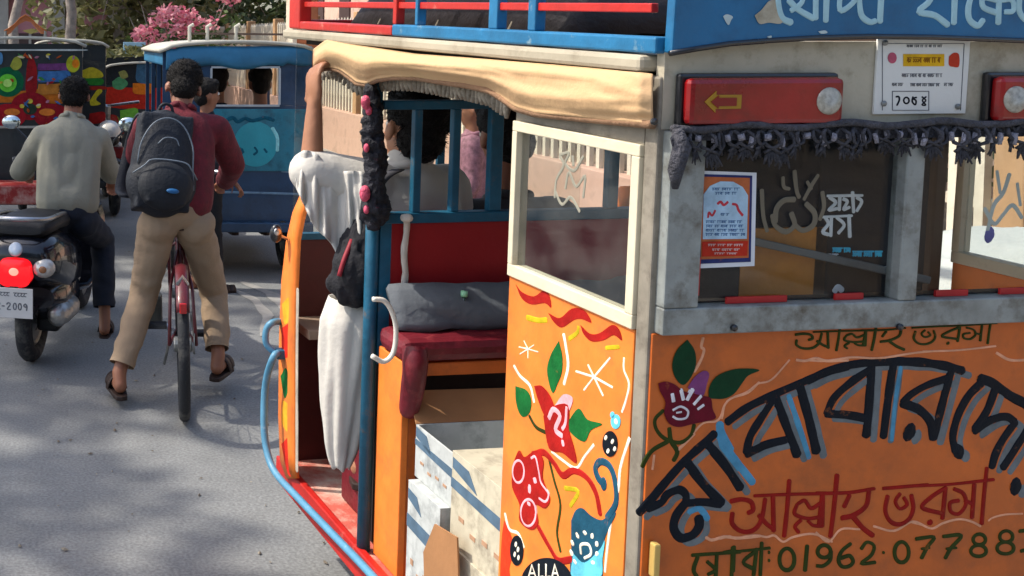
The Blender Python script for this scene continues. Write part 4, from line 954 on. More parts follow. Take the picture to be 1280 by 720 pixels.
# ---- front cowl
cowlL = [(379, 240), (368, 265), (360, 300), (354, 350), (351, 420), (350, 520), (352, 575), (360, 598)]
cowlR = [(388, 240), (380, 270), (374, 300), (371, 360), (370, 420), (370, 520), (370, 570), (372, 598)]
rows = [[side(x, y, .012) for x, y in cowlL], [side(x, y, .018) for x, y in cowlR]]
CW = P(MB().grid(rows), 'cowl_side', ORANGE2, solid=.012, smooth=True)
P(MB().grid([[V((W-p.x, p.y, p.z)) for p in r] for r in rows]), 'cowl_side', ORANGE2, solid=.012, smooth=True)
sc2 = lambda x, y: side(x, y, .026)
strokes('cowl_trim', [([(372, 362), (371, 450), (371, 588)], 6)], pm('trim_white', 'a89e90'), sc2, NS, rick, .0015)
patch('cowl_flower', [[(353, 380), (362, 372), (364, 395), (356, 405)], [(354, 500), (366, 512), (364, 540), (353, 530)]], pm('cowl_yellow', 'e8a22c'), lambda x, y: side(x, y, .0205), NS, CW, .001)
patch('cowl_flower', [[(352, 410), (366, 405), (367, 440), (354, 445)], [(352, 555), (366, 545), (368, 590), (360, 592)]], pm('cowl_red', 'cc2a1c'), lambda x, y: side(x, y, .0205), NS, CW, .001)
patch('cowl_leaf', [[(351, 470), (358, 460), (362, 480), (356, 498)]], LG, lambda x, y: side(x, y, .0205), NS, CW, .001)
vc = vEnd-.02
wcT = on(420, 298, 1, vc).z
P(sbox(.02, W-.02, vc, vc+.02, wF-.02, wcT), 'front_panel', mat('maroon_front_panel', '4c1a18', .6, amt=.2), bevel=.004)
P(sbox(.02, W-.02, vc-.16, vc-.001, side(380, 415).z-.03, side(380, 415).z-.0), 'dash_shelf', mat('grey_brown_shelf', '8c7868', .7, amt=.2), bevel=.003)
P(sbox(.01, W-.01, vc-.01, vc+.015, wcT, wcT+.02), 'windscreen_sill', BLUED)
P(sbox(W/2-.012, W/2+.012, vc-.005, vc+.01, wcT+.02, wr1-.01), 'windscreen_bar', BLUED)
P(sbox(.02, W-.02, vc+.0, vc+.004, wcT+.02, wr1-.01), 'windscreen', glass_mat('windscreen_glass', (.9, .92, .9)))
P(MB().tube([V((W*.32, vc-.32, wcT+.02)), V((W*.4, vc-.25, wcT+.05)), V((W*.5, vc-.22, wcT+.03)), V((W*.6, vc-.25, wcT+.05)), V((W*.68, vc-.32, wcT+.02))], .012, 8), 'handlebar', BLACK, smooth=True)
P(MB().tube([V((W*.5, vc-.22, wcT+.03)), V((W*.5, vc-.08, wF))], .02, 8), 'steering_column', BLACK)
P(sbox(.08, W-.08, vp+.03, vp+.32, wF, wF+.36), 'driver_seat_box', MAROON, bevel=.01)
P(sbox(.06, W-.06, vp+.02, vp+.34, wF+.361, wF+.43), 'driver_seat', mat('black_vinyl', '1a1a1c', .4), bevel=.02)
m_ = side(345, 292, .06); mr = P(MB().ball(m_, (.02, .015, .03), 12, 8), 'wing_mirror', BLACK, smooth=True)
MB().tube([m_, side(362, 300, .01)], .005, 6).build('mirror_stem', CHROME, mr)
MB().ball(m_+V((0, -.013, .008)), (.012, .004, .012), 10, 6).build('mirror_glass', CHROME, mr)
# things tied in the cabin
grab = [(466, 374), (480, 376), (490, 390), (495, 412), (492, 440), (480, 452), (465, 445)]
P(MB().tube(cr([on(x, y, 1, vp-.2) for x, y in grab], 5), .0065, 8), 'white_grab_hoop', mat('white_tape', 'd9d4c8', .6), smooth=True)
st = thing('white_strap', 'white cloth strip tied to the blue rail and hanging over the dark red panel', 'cloth strip', M=MV@Matrix.Translation(on(507, 272, 1, vp-.03)))
pts = [on(x, y, 1, vp-.028) for x, y in ((506, 268), (509, 285), (505, 315), (507, 340), (504, 361))]; p0 = on(507, 272, 1, vp-.03)
rows = [[p-p0+V((-.009, .002*math.sin(i*2), 0)), p-p0, p-p0+V((.008, -.003*math.sin(i), 0))] for i, p in enumerate(cr(pts, 4))]
MB().grid(rows).build('strip', mat('white_cotton', 'cfc6ba', .9, bump=.4), st, solid=.003, smooth=True)
MB().ball((0, -.006, 0), (.018, .014, .012), 10, 6).build('knot', mat('white_cotton', 'cfc6ba'), st, smooth=True)
p0 = on(580, 376, 1, vp-.1)
bo = thing('green_bottle', 'small green bottle wedged upright between the grey cushions', 'bottle', M=MV@Matrix.Translation(p0))
MB().lathe([(.008, -.06), (.009, -.05), (.009, -.02), (.005, .0), (.005, .012)], (0, 0, 0), (0, 0, 1), 14).build('bottle_body', mat('green_plastic', '1c3028', .25, coat=.4), bo, smooth=True)
MB().lathe([(.009, .012), (.009, .026), (.0, .027)], (0, 0, 0), (0, 0, 1), 12).build('cap', mat('pale_green_cap', '8cc8a0', .4), bo, smooth=True)

# dark garland wound on the entry post, black shoulder bag
GAR = mat('dark_tinsel_cloth', '15161f', .7, amt=.8, scale=30, bump=1, bscale=80, dirt=('6c2434', .6, .7, 18))
gl_ = thing('post_garland', 'dark tinsel garland with pink ends wound round the top of the entry post', 'garland', M=MV@Matrix.Translation((0, vp, 0)))
gb = Blob()
gp_ = [on(x, y, 1, vp-.03)-V((0, vp, 0)) for x, y in ((464, 112), (467, 135), (465, 165), (470, 200), (467, 235), (470, 262), (468, 280))]
gb.chain(gp_, [.014, .02, .024, .026, .024, .036, .016], 10)
gb.organic('garland_wrap', GAR, gl_, .006, 1, fold=.012, fscale=40, fdir=(1, 1, 1))
pkm = mat('pink_tinsel', 'c8506a', .6, amt=.4, scale=60, bump=1)
for x, y, r in ((457, 128, .013), (461, 138, .009), (458, 185, .008), (456, 242, .015), (458, 262, .008)):
    MB().ball(on(x, y, 1, vp-.05)-V((0, vp, 0)), (r, r, r*1.5), 8, 6).build('pink_tuft', pkm, gl_, smooth=True)

# ---- cartons on the floor between the benches
CARD = mat('brown_cardboard', '9c6f48', .85, amt=.12, scale=9, bump=.1)
PRW = mat('white_printed_carton', 'b4b8b6', .7, amt=.12, scale=12, bump=.2, bscale=25, dirt=('7c8080', .48, .72, 13)); PRC = mat('cream_carton', 'bcb49e', .75, amt=.12, scale=12, bump=.2, bscale=25, dirt=('857c6c', .48, .72, 13))
PRB = mat('blue_grey_print', '4c6478', .7, amt=.25, scale=20)
FLOW = mat('faded_print', 'a88468', .7, amt=.3, scale=30)
def carton(label, u0, v0, w0, du, dv, dw, m, flaps=(), band='top', rot=0, group='cartons stacked between the benches'):
    t = thing('carton', label, 'carton', M=MV@Matrix.Translation((u0, v0, w0))@Matrix.Rotation(rad(rot), 4, 'Z'), group=group)
    th = .005
    MB().box((th/2, dv/2, dw/2), (th, dv, dw)).box((du-th/2, dv/2, dw/2), (th, dv, dw)).box((du/2, th/2, dw/2), (du-2*th, th, dw)).box((du/2, dv-th/2, dw/2), (du-2*th, th, dw)).box((du/2, dv/2, th/2), (du-2*th, dv-2*th, th)).build('carton_body', m, t, bevel=.0015)
    if not flaps: MB().box((du/2, dv/2, dw-th/2+.004), (du, dv, th)).build('carton_lid', m, t, bevel=.001)
    for (a, hinge) in flaps:
        if hinge == 'far': q = [V((0, dv, dw)), V((du, dv, dw)), V((du-.01, dv+.09*math.cos(a), dw+.09*math.sin(a))), V((.01, dv+.085*math.cos(a), dw+.1*math.sin(a)))]
        elif hinge == 'left': q = [V((0, 0, dw)), V((0, dv, dw)), V((-.1*math.cos(a), dv-.012, dw+.1*math.sin(a))), V((-.1*math.cos(a), .01, dw+.1*math.sin(a)))]
        else: q = [V((0, 0, dw)), V((du, 0, dw)), V((du-.01, -.1*math.cos(a), dw+.1*math.sin(a))), V((.01, -.1*math.cos(a), dw+.1*math.sin(a)))]
        MB().add(q, [(0, 1, 2, 3)]).build('flap', CARD, t, solid=.004)
    z0, z1 = (dw*.62, dw*.93) if band == 'top' else (dw*.2, dw*.4)
    MB().slab([V((-.0012, .0, z0-.01)), V((-.0012, dv, z0)), V((-.0012, dv, z0+(z1-z0)*.35)), V((-.0012, .0, z0+(z1-z0)*.3))], (-1, 0, 0), .001).build('printed_band', PRB, t)
    MB().slab([V((-.0012, dv*.55, z1-.04)), V((-.0012, dv*.98, z1-.02)), V((-.0012, dv*.98, z1+.005)), V((-.0012, dv*.7, z1))], (-1, 0, 0), .001).build('printed_mark', PRB, t)
    b = MB()
    for i in range(4): b.box((-.0008, dv*(.2+.2*i), dw*(.3+.12*math.sin(i*3))), (.001, dv*.09, dw*.05))
    b.build('printed_text', FLOW, t)
    return t
hU = on(520, 530, 0, .04).z; vU0, vU1 = on(568, 600, 0, .04).y, on(519, 600, 0, .04).y
hR = on(575, 572, 0, .02).z; hL = on(505, 602, 0, .0).z; vL1 = on(501, 640, 0, .0).y
print('cartons', hU, vU0, vU1, hR, hL, vL1)
carton('white and blue carton topmost of the left stack, brown flap folded back', .04, vU0+.005, hL+.003, .34, vU1-vU0, hU-hL-.003, PRW, ((rad(38), 'far'), ), rot=0)
carton('white carton at the bottom of the left stack nearest the open doorway', .015, vU0+.015, wF, .36, vL1-vU0-.02, hL-wF-.002, PRW)
carton('cream printed carton topmost of the right stack beside the painted panel', .03, vU0-.26, wF+.232, .36, .255, hR-wF-.24, PRC, (), band='top')
carton('cream carton at the bottom of the right stack beside the orange flower panel', .025, vU0-.265, wF, .37, .26, .229, PRC, (), band='low')
fl = thing('loose_flap', 'torn piece of brown cardboard leaning against the lower cartons', 'cardboard', M=MV@Matrix.Translation((.0, vU0, wF)))
q = [on(x, y, 0, -.002)-V((0, vU0, wF)) for x, y in ((543, 655), (571, 672), (573, 730), (530, 722), (529, 690))]
MB().slab([p+V((0, 0, 0)) for p in q], (-1, 0, 0), .004).build('torn_sheet', CARD, fl)

# ================================================================ PEOPLE AND TWO-WHEELERS
GSHIRT = mat('grey_green_shirt', '8a887a', .85, amt=.08, scale=5, bump=.25, bscale=90)
NAVYT = mat('navy_trousers', '1c2330', .85, amt=.2, scale=6, bump=.2, bscale=90)
KHAKI = mat('khaki_trousers', '98826a', .85, amt=.1, scale=5, bump=.2, bscale=90)
REDSH = mat('dark_red_check_shirt', '5e1a24', .85, amt=.35, scale=28, bump=.25, bscale=90)
WHITEK = mat('white_kurta', 'c2beb6', .85, amt=.04, scale=5, bump=.2, bscale=60)
SANDAL = mat('dark_brown_sandal', '2c1d18', .6, amt=.2)

# --- scooter and its rider
zr = 5.72
sb = gp(31, 468); sb.z = 0
SFW = V((.26, 1, 0)).normalized(); SRT = V((SFW.y, -SFW.x, 0))
MS = Matrix((SRT, SFW, V((0, 0, 1)))).transposed().to_4x4(); MS.translation = V((wp(36, 400, 5.9).x, sb.y+.17, 0)); MSI = MS.inverted()
sc = thing('scooter', 'black motor scooter with glowing red tail light and white number plate ahead of the rickshaw', 'scooter', M=MS)
def S(b, name, m, **k): return b.build(name, m, sc, **k)
wheel(V((0, .08, .235)), (1, 0, 0), .235, .095, sc); wheel(V((0, 1.3, .235)), (1, 0, 0), .235, .09, sc)
def loft(name, secs, m, par, n=20, pw=.7):   # sections: (y, z, half width, half height)
    rows = []
    for y, z, w, h in secs:
        r = []
        for k in range(n+1):
            t = 2*math.pi*k/n; c_, s_ = math.cos(t), math.sin(t)
            r.append(V((w*abs(c_)**pw*(1 if c_ > 0 else -1), y, z+h*abs(s_)**pw*(1 if s_ > 0 else -1))))
        rows.append(r)
    b = MB().grid(rows); b.f.append(tuple(range(n))[::-1]); L = len(b.v)-n-1; b.f.append(tuple(range(L, L+n)))
    o = b.build(name, m, par, smooth=True, bevel=0); smooth_by_angle(o, 50); return o
BODY = mat('black_gloss_bodywork', '15171f', .18, amt=.2, coat=.7)
loft('tail_cowl', [(-.26, .6, .13, .06), (-.23, .6, .175, .095), (-.1, .58, .2, .15), (.1, .53, .22, .19), (.35, .48, .21, .18), (.55, .42, .15, .14), (.62, .4, .1, .08)], BODY, sc)
loft('seat', [(-.2, .74, .12, .02), (-.17, .745, .155, .045), (.1, .745, .165, .05), (.35, .72, .15, .055), (.55, .71, .11, .045), (.6, .7, .07, .02)], mat('black_seat_vinyl', '1b1b1d', .55, bump=.2), sc)
loft('side_panel', [(-.1, .38, .16, .06), (.0, .36, .2, .12), (.3, .34, .21, .14), (.55, .33, .14, .09)], BODY, sc)
loft('floor_board', [(.55, .3, .15, .04), (.75, .27, .17, .03), (1.0, .28, .17, .035)], BODY, sc)
o = loft('front_apron', [(.98, .5, .2, .27), (1.03, .52, .21, .29), (1.09, .55, .14, .24), (1.14, .56, .06, .15)], BODY, sc)
loft('front_mudguard', [(1.1, .46, .04, .02), (1.2, .5, .06, .03), (1.35, .49, .06, .03), (1.5, .4, .04, .02)], BODY, sc)
S(MB().tube([(0, 1.1, .5), (0, 1.04, .85), (0, 1.0, .95)], .03, 10), 'steering_column', BLACK)
S(MB().tube([(-.33, .88, .98), (-.2, .97, 1.0), (0, 1.0, .97), (.2, .97, 1.0), (.33, .88, .98)], .014, 8), 'handlebar', BLACK, smooth=True)
for k in (-1, 1):
    mir = S(MB().tube([(k*.22, .96, 1.0), (k*.27, .98, 1.1), (k*.34, .96, 1.17)], .006, 6), 'mirror', BLACK)
    MB().ball((k*.36, .95, 1.2), (.06, .015, .042), 14, 8).build('mirror_glass', mat('mirror_glass', 'c4d0d4', .1, 1, amt=.05), mir, smooth=True)
S(MB().tube(cr([(-.13, .28, .76), (-.155, .05, .79), (-.14, -.18, .8), (-.06, -.27, .81), (.06, -.27, .81), (.14, -.18, .8), (.155, .05, .79), (.13, .28, .76)], 5), .0125, 8), 'grab_rail', CHROME, smooth=True)
S(MB().lathe([(.036, 0), (.036, .006), (.03, .009), (0, .01)], (0.0, -.255, .655), (0, -1, .25), 24), 'round_badge', mat('pale_badge', 'c4cad0', .3, .5), smooth=True)
tl = mat('glowing_tail_light', 'd81018', .2, amt=.1, emit=.8, coat=.5)
loft('tail_light', [(-.295, .54, .06, .05), (-.288, .54, .085, .07), (-.24, .55, .09, .07)], tl, sc, pw=.6)
S(MB().ball((0, -.296, .55), (.025, .006, .02), 10, 8), 'bulb_glow', mat('bright_bulb', 'ff7060', .2, amt=.02, emit=1.5), smooth=True)
for k in (-1, 1):
    o = MB().ball((k*.14, -.235, .565), (.06, .05, .05), 14, 10).build('turn_indicator', mat('silver_indicator', 'c9c6c0', .15, .3, amt=.2, scale=50, coat=.6), sc, smooth=True)
    MB().ball((k*.145, -.283, .565), (.02, .008, .018), 10, 8).build('indicator_lens', mat('amber_lens', '9c6a48', .2), o, smooth=True)
S(MB().box((0, -.26, .47), (.05, .06, .1)), 'plate_bracket', BLACK, bevel=.005)
npl = S(MB().box((0, -.3, .395), (.2, .005, .15)), 'number_plate', mat('white_number_plate', 'd2d0cc', .4, amt=.05), bevel=.002)
nf = lambda x, y: V((x, -.303, y))
def flatS(name, L, m, par):
    return strokes(name, [([(x, y) for x, y in p], w) for p, w in L], m, nf, NB, par, .001, sm=True)
flatS('plate_lettering', [([(-.07, .447), (-.02, .447)], .004), ([(0, .447), (.07, .447)], .004)]+[([(x, .447), (x-.006, .434), (x+.006, .43)], .004) for x in (-.06, -.043, -.028, .012, .028, .045, .06)]+
      [([(-.088+d_, .388), (-.079+d_, .396), (-.07+d_, .388), (-.085+d_, .364), (-.068+d_, .362)], .006) for d_ in (0, .054)]+[([(-.058, .378), (-.046, .378)], .006)]+
      [([(x+.008*math.cos(a*1.047), .379+.016*math.sin(a*1.047)) for a in range(7)], .006) for x in (.008, .034)]+[([(.07, .385), (.062, .394), (.054, .386), (.062, .378), (.07, .385), (.068, .362)], .006)], GI, npl)
S(MB().box((0, -.2, .33), (.16, .2, .015)), 'rear_mudflap', BLACK, bevel=.004)
S(MB().lathe([(.03, 0), (.055, .03), (.06, .1), (.06, .24), (.045, .3), (.02, .32)], (.17, -.1, .285), (.05, 1, .02), 20), 'exhaust_muffler', mat('dented_silver', 'b4b4b0', .35, .8, amt=.3, scale=14, bump=.8, bscale=35), smooth=True)
S(MB().box((.1, .15, .26), (.12, .3, .16)), 'engine_case', mat('dark_engine', '26282a', .5, .5, amt=.4, scale=20), bevel=.02)

h = lambda x, y, z: wp(x, y, z)
rp_ = dict(head=h(93, 119, 6.33), neck=h(90, 150, 6.28), pel=h(83, 262, 6.2), shL=h(54, 172, 6.28), shR=h(121, 174, 6.3), elL=h(26, 214, 6.45), elR=h(137, 213, 6.5), haL=h(34, 214, 6.75), haR=h(140, 221, 6.78),
          hipL=h(68, 275, 6.22), hipR=h(102, 276, 6.24), knL=h(62, 300, 6.62), knR=h(128, 298, 6.6), anL=h(70, 350, 6.55), anR=h(131, 399, 6.45), toeL=h(70, 350, 6.75), toeR=h(136, 402, 6.75))
person('man in plain grey green shirt riding the black scooter', rp_, V((.12, 1, -.05)), GSHIRT, NAVYT, HAIR, SANDAL, bald=True, vox=.009, loose=.006, s=.99, trouser_end=.85,
       hn=(V((0, .3, -1)), V((0, .3, -1))), hands=(V((.1, .9, -.3)), V((0, .6, -.8))), hcurl=1.1)

# --- bicycle
bw = gp(232, 526); BF = V((.115, 1, 0)).normalized()
yaw = math.atan2(-BF.x, BF.y)
MB_ = Matrix.Translation((bw.x-.039, bw.y-.3, 0))@Matrix.Rotation(yaw, 4, 'Z')@Matrix.Rotation(rad(-1.5), 4, 'Y')
bi = thing('bicycle', 'dark red bicycle with worn rear tyre seen straight from behind under the khaki trousers', 'bicycle', M=MB_)
def B(b, name, m, **k): return b.build(name, m, bi, **k)
MAR = mat('maroon_frame_paint', '54141c', .4, amt=.25, coat=.3, dirt=('3a2a26', .55, .8, 20))
R_ = .335
wheel(V((0, .34, R_)), (1, 0, 0), R_, .05, bi, 28); wheel(V((0, 1.4, R_)), (1, 0, 0), R_, .045, bi, 28)
fr = MB(); bbk = V((0, .78, .29)); st_ = V((0, .66, .78)); hd = V((0, 1.2, .82)); hd2 = V((0, 1.24, .66)); ax_ = V((0, .34, R_))
fr.tube([bbk, st_], .0155, 8); fr.tube([st_+V((0, 0, -.04)), hd], .014, 8); fr.tube([bbk, hd2], .0155, 8); fr.tube([hd+V((0, -.01, .05)), hd2+V((0, .01, -.03))], .018, 8)
for k in (-1, 1):
    fr.tube([bbk+V((k*.02, 0, 0)), ax_+V((k*.06, 0, 0))], .009, 6); fr.tube([st_+V((k*.012, 0, -.08)), V((k*.05, .5, .56)), ax_+V((k*.06, 0, 0))], .008, 6)
B(fr, 'frame', MAR, smooth=True)
fk = MB(); fk.tube([hd+V((0, -.02, .1)), hd2], .012, 8)
for k in (-1, 1): fk.tube([hd2+V((0, 0, -.02)), V((k*.05, 1.28, .6)), V((k*.05, 1.33, .4)), V((k*.045, 1.4, R_))], .009, 6)
B(fk, 'front_fork', MAR, smooth=True)
B(MB().tube([(-.29, 1.0, 1.0), (-.2, 1.12, 1.02), (-.05, 1.18, .97), (.05, 1.18, .97), (.2, 1.12, 1.02), (.29, 1.0, 1.0)], .011, 8), 'handlebar', CHROME, smooth=True)
b = MB(); b.ball((0, .62, .83), (.075, .11, .03), 14, 8); b.ball((0, .76, .835), (.03, .1, .022), 12, 8); B(b, 'saddle', mat('brown_leather_saddle', '2a1614', .5), smooth=True)
b = MB(); arc = [V((0, .34+math.cos(a)*(R_+.025), R_+math.sin(a)*(R_+.025))) for a in [math.radians(q) for q in range(30, 150, 8)]]
b.grid([[p+V((x, 0, -abs(x)*.4)) for x in (-.028, -.014, 0, .014, .028)] for p in arc]); B(b, 'mudguard', MAR, smooth=True, solid=.003)
B(MB().box((0, .035, .57), (.03, .012, .045)), 'rear_reflector', mat('red_reflector', 'b0181c', .2, coat=.5), bevel=.004)
B(MB().tube([(-.02, .1, .66), (.0, .06, .7), (.02, .1, .66)], .01, 6), 'brake_bridge', CHROME)
for s_, a in ((1, .55), (-1, -.55)):
    e = bbk+V((s_*.07, .155*math.cos(a if s_ > 0 else math.pi+.55), .155*math.sin(-.35 if s_ > 0 else .35)))
    cra = B(MB().tube([bbk+V((s_*.035, 0, 0)), bbk+V((s_*.065, 0, 0)), e], .009, 6), 'crank', CHROME)
    MB().box(e+V((s_*.05, 0, 0)), (.1, .075, .022)).build('pedal', RUBBER, cra, bevel=.005)
B(MB().lathe([(.03, -.003), (.09, -.002), (.09, .002), (.03, .003)], bbk+V((.045, 0, 0)), (1, 0, 0), 28), 'chain_ring', CHROME)
cg = MB(); cg.tube([bbk+V((.05, 0, .09)), ax_+V((.05, 0, .04))], .006, 5); cg.tube([bbk+V((.05, 0, -.09)), ax_+V((.05, 0, -.04))], .006, 5); B(cg, 'chain', STEEL)
B(MB().lathe([(.045, -.002), (.045, .002)], ax_+V((.05, 0, 0)), (1, 0, 0), 20), 'sprocket', STEEL)
B(MB().tube([(-.06, .4, .33), (-.085, .5, .2)], .007, 6), 'side_stand', STEEL)
ck = MB(); ck.box((-.14, .82, .38), (.1, .1, .16)); B(ck, 'lock_box', mat('grey_box', '4c4f4c', .5, amt=.3), bevel=.02)
cp = dict(head=h(229, 110, 5.42), neck=h(226, 140, 5.36), pel=h(219, 262, 5.24), shL=h(184, 160, 5.34), shR=h(270, 162, 5.38), elL=h(168, 205, 5.5), elR=h(291, 205, 5.52), haL=h(186, 228, 5.85), haR=h(281, 228, 5.85),
          hipL=h(196, 282, 5.26), hipR=h(243, 282, 5.28), knL=h(180, 368, 5.36), knR=h(267, 365, 5.52), anL=h(149, 466, 5.22), anR=h(273, 444, 5.35), toeL=V((0, 0, 0)), toeR=h(287, 462, 5.55))
cp['toeL'] = cp['anL']+V((-.02, .2, -.04)); 
gz = cp['anL'].z
person('young man in khaki trousers and dark red shirt with a backpack on a bicycle', cp, V((.05, 1, .02)), REDSH, KHAKI, HAIR, SANDAL, vox=.009, loose=.004, s=.98, trouser_end=.9,
       hn=(V((0, .2, -1)), V((0, .2, -1))), hands=(V((.2, .9, -.2)), V((-.1, .9, -.2))), hcurl=1.1)
print('cyclist ankle z', gz, cp['anR'].z, 'scooter rider ankle', rp_['anR'].z)
# backpack
PCK = mat('dark_grey_backpack', '161b24', .7, amt=.25, scale=14, bump=.35, bscale=70)
bpz = 5.17
bc = h(203, 205, 5.2)
bp_ = thing('backpack', 'dark grey backpack with light piping worn by the cyclist', 'backpack', bc)
up = (cp['neck']-cp['pel']).normalized(); rt = (cp['shR']-cp['shL']); rt = (rt-up*rt.dot(up)).normalized(); fwd = up.cross(rt); Rb = Matrix((rt, fwd, up)).transposed()
L_ = lambda x, y, z: Rb @ V((x, y, z))
b = Blob(); b.ball((0, 0, 0), (.15, .1, .25), 20, 14, Rb); b.ball(L_(0, 0, -.09), (.165, .11, .16), 20, 14, Rb); b.ball(L_(0, .01, .12), (.135, .09, .14), 16, 12, Rb); b.box((0, .01, 0), (.25, .13, .45), Rb)
b.organic('bag_body', PCK, bp_, .009, 4, fold=.004)
b = Blob(); b.ball(L_(0, -.09, -.12), (.13, .06, .115), 18, 12, Rb); b.box(L_(0, -.09, -.13), (.18, .07, .15), Rb); b.organic('front_pocket', mat('darker_pocket', '12171f', .7, amt=.2, bump=.3), bp_, .008, 4)
PIP = mat('grey_piping', '6c7680', .5)
def piping(pts, r=.0035): return MB().tube(cr([L_(*p) for p in pts], 4), r, 6).build('piping', PIP, bp_, smooth=True)
piping([(-.13, -.06, -.02), (-.12, -.075, .08), (-.07, -.083, .17), (0, -.088, .2), (.07, -.083, .17), (.12, -.075, .08), (.13, -.06, -.02), (.14, -.055, -.12)])
piping([(-.15, -.07, -.07), (-.11, -.122, -.04), (-.08, -.13, -.012), (0, -.135, -.006), (.08, -.13, -.012), (.11, -.122, -.04), (.15, -.07, -.07)])
piping([(-.05, -.105, .07), (-.02, -.11, .1), (.03, -.11, .1), (.05, -.105, .07)], .003)
MB().ball(L_(.02, -.155, -.15), (.03, .008, .012), 10, 6, Rb).build('blue_logo', mat('blue_patch', '1e5a8c', .5), bp_, smooth=True)
b = MB()
for k in (-1, 1):
    b = MB(); pts = cr([L_(k*.07, .04, .23), L_(k*.085, .13, .25), L_(k*.1, .22, .19), L_(k*.12, .25, .05), L_(k*.15, .2, -.1), L_(k*.15, .06, -.16)], 5)
    rows = [[p+rt*x*1.0 for x in (-.028, 0, .028)] for p in pts]; b.grid(rows); b.build('shoulder_strap', PCK, bp_, smooth=True, solid=.012)
MB().tube(cr([L_(-.04, -.0, .235), L_(-.02, -.01, .28), L_(.02, -.01, .28), L_(.04, 0, .235)], 4), .008, 6).build('carry_handle', PCK, bp_, smooth=True)

# --- man in white leaning out of the rickshaw
z0 = 3.22
wpn = dict(head=h(517, 165, 3.24), neck=h(508, 208, 3.24), pel=h(506, 376, 3.3), shL=h(462, 232, 3.2), shR=h(556, 236, 3.34), elL=h(389, 214, 3.18), elR=h(572, 320, 3.5), haL=h(393, 133, 3.2), haR=h(520, 350, 3.6),
           hipL=h(486, 392, 3.26), hipR=h(534, 396, 3.34), knL=h(436, 404, 3.18), knR=h(500, 400, 3.62), anL=h(452, 556, 3.34), anR=h(490, 580, 3.62), toeL=h(452, 570, 3.55), toeR=h(484, 590, 3.8))
WT = mat('white_pyjama', 'c0bdb6', .85, amt=.04, bump=.2)
t_, Jw, Rw, RHw = person('man in loose white kurta by the driver, one arm raised to the roof edge', wpn, V((-.25, 1, 0)), WHITEK, WT, HAIR, SANDAL, vox=.0085, loose=.008, s=1.0,
       sleeve=.02, trouser_end=.8, feet=True, hn=(V((1, .3, 0)), V((0, .5, -1))), hands=(V((-.02, .1, 1)), V((-.3, .8, -.3))), hcurl=.8, collar=True, skin=SKIN2, fold=.004, fine=True)
base = t_.location
e = lambda x, y, z: h(x, y, z)-base
def cloth_tube(name, secs, m, par, nf=7, amp=.14, n=56, seed=0, thick=.003):
    """secs: (centre, rx, ry) down a hanging cloth; vertical folds deepen towards the hem"""
    C_ = cr([q[0] for q in secs], 6); N = len(C_); rows = []
    for i, c in enumerate(C_):
        t = i/(N-1)*(len(secs)-1); k = min(int(t), len(secs)-2); u = t-k
        rx = secs[k][1]*(1-u)+secs[k+1][1]*u; ry = secs[k][2]*(1-u)+secs[k+1][2]*u; r = []
        for a in range(n+1):
            th = 2*math.pi*a/n
            fo = math.sin(nf*th+1.6*math.sin(i*.12+seed)+seed)+.6*math.sin((nf*2-1)*th+i*.09+2*seed)+.5*math.sin(3*th-i*.25+seed)
            f_ = 1+amp*(.35+.75*i/N)*fo*.6+.05*noise.noise(V((th*2, i*.22, seed)))
            if a == n: r.append(r[0].copy()); continue
            r.append(c+V((math.cos(th)*rx*f_, math.sin(th)*ry*f_, .006*math.sin(nf*th+seed)*(i/N))))
        rows.append(r)
    return MB().grid(rows).build(name, m, par, smooth=True, solid=thick, fix=False)
b = Blob(); b.chain([e(388, 200, 3.19), e(390, 216, 3.19), e(430, 236, 3.2), e(468, 236, 3.22)], [.03, .036, .045, .06]); b.chain([e(470, 238, 3.24), e(482, 300, 3.24), e(480, 370, 3.26)], [.07, .08, .09])
b.organic('loose_sleeve', WHITEK, t_, .008, 2, fold=.006, fscale=18, fdir=(1.5, 1.2, .7))
def cloth_sheet(name, top, bot, zt_, zb_, m, par, nu=48, nv=18, nf=6, amp=.014, seed=0):
    T = cr([V((x, y, 0)) for x, y in top], 12); B2 = cr([V((x, y, 0)) for x, y in bot], 12); rows = []
    for j in range(nv+1):
        f = j/nv; r = []
        for i in range(nu+1):
            a = T[min(len(T)-1, int(i/nu*(len(T)-1)))]; c = B2[min(len(B2)-1, int(i/nu*(len(B2)-1)))]
            x = a.x*(1-f)+c.x*f; y = a.y*(1-f)+c.y*f
            w_ = amp*(.25+f*.9)*(math.sin(nf*2*math.pi*i/nu+seed+f*2.2)+.55*math.sin(nf*3.3*math.pi*i/nu-f*3+seed))+.012*noise.noise(V((i*.09, f*3, seed)))
            r.append(e(x, y, zt_*(1-f)+zb_*f-w_-.035*math.sin(math.pi*i/nu)))
        rows.append(r)
    return MB().grid(rows).build(name, m, par, smooth=True, solid=.003, fix=False)
cloth_sheet('sleeve_drape', [(371, 196), (380, 188), (396, 192), (412, 208), (440, 214), (468, 218)], [(369, 232), (378, 252), (394, 284), (412, 302), (432, 332), (446, 296)], 3.165, 3.15, WHITEK, t_, nf=5, amp=.011, seed=1)
cloth_sheet('chest_drape', [(425, 214), (450, 214), (475, 222)], [(430, 290), (452, 300), (476, 330)], 3.14, 3.13, WHITEK, t_, nu=30, nf=3, amp=.008, seed=3)
cloth_tube('draped_kurta_hem', [(e(446, 372, 3.18), .075, .07), (e(440, 400, 3.17), .085, .075), (e(434, 450, 3.17), .072, .07), (e(430, 510, 3.18), .06, .06), (e(427, 556, 3.19), .046, .05), (e(425, 582, 3.19), .026, .035)], WHITEK, t_, nf=6, amp=.16, seed=2)
cloth_tube('kurta_skirt', [(e(470, 366, 3.22), .05, .06), (e(464, 392, 3.2), .07, .07), (e(458, 430, 3.2), .05, .06), (e(453, 480, 3.21), .03, .045)], WHITEK, t_, nf=5, amp=.2, seed=5)
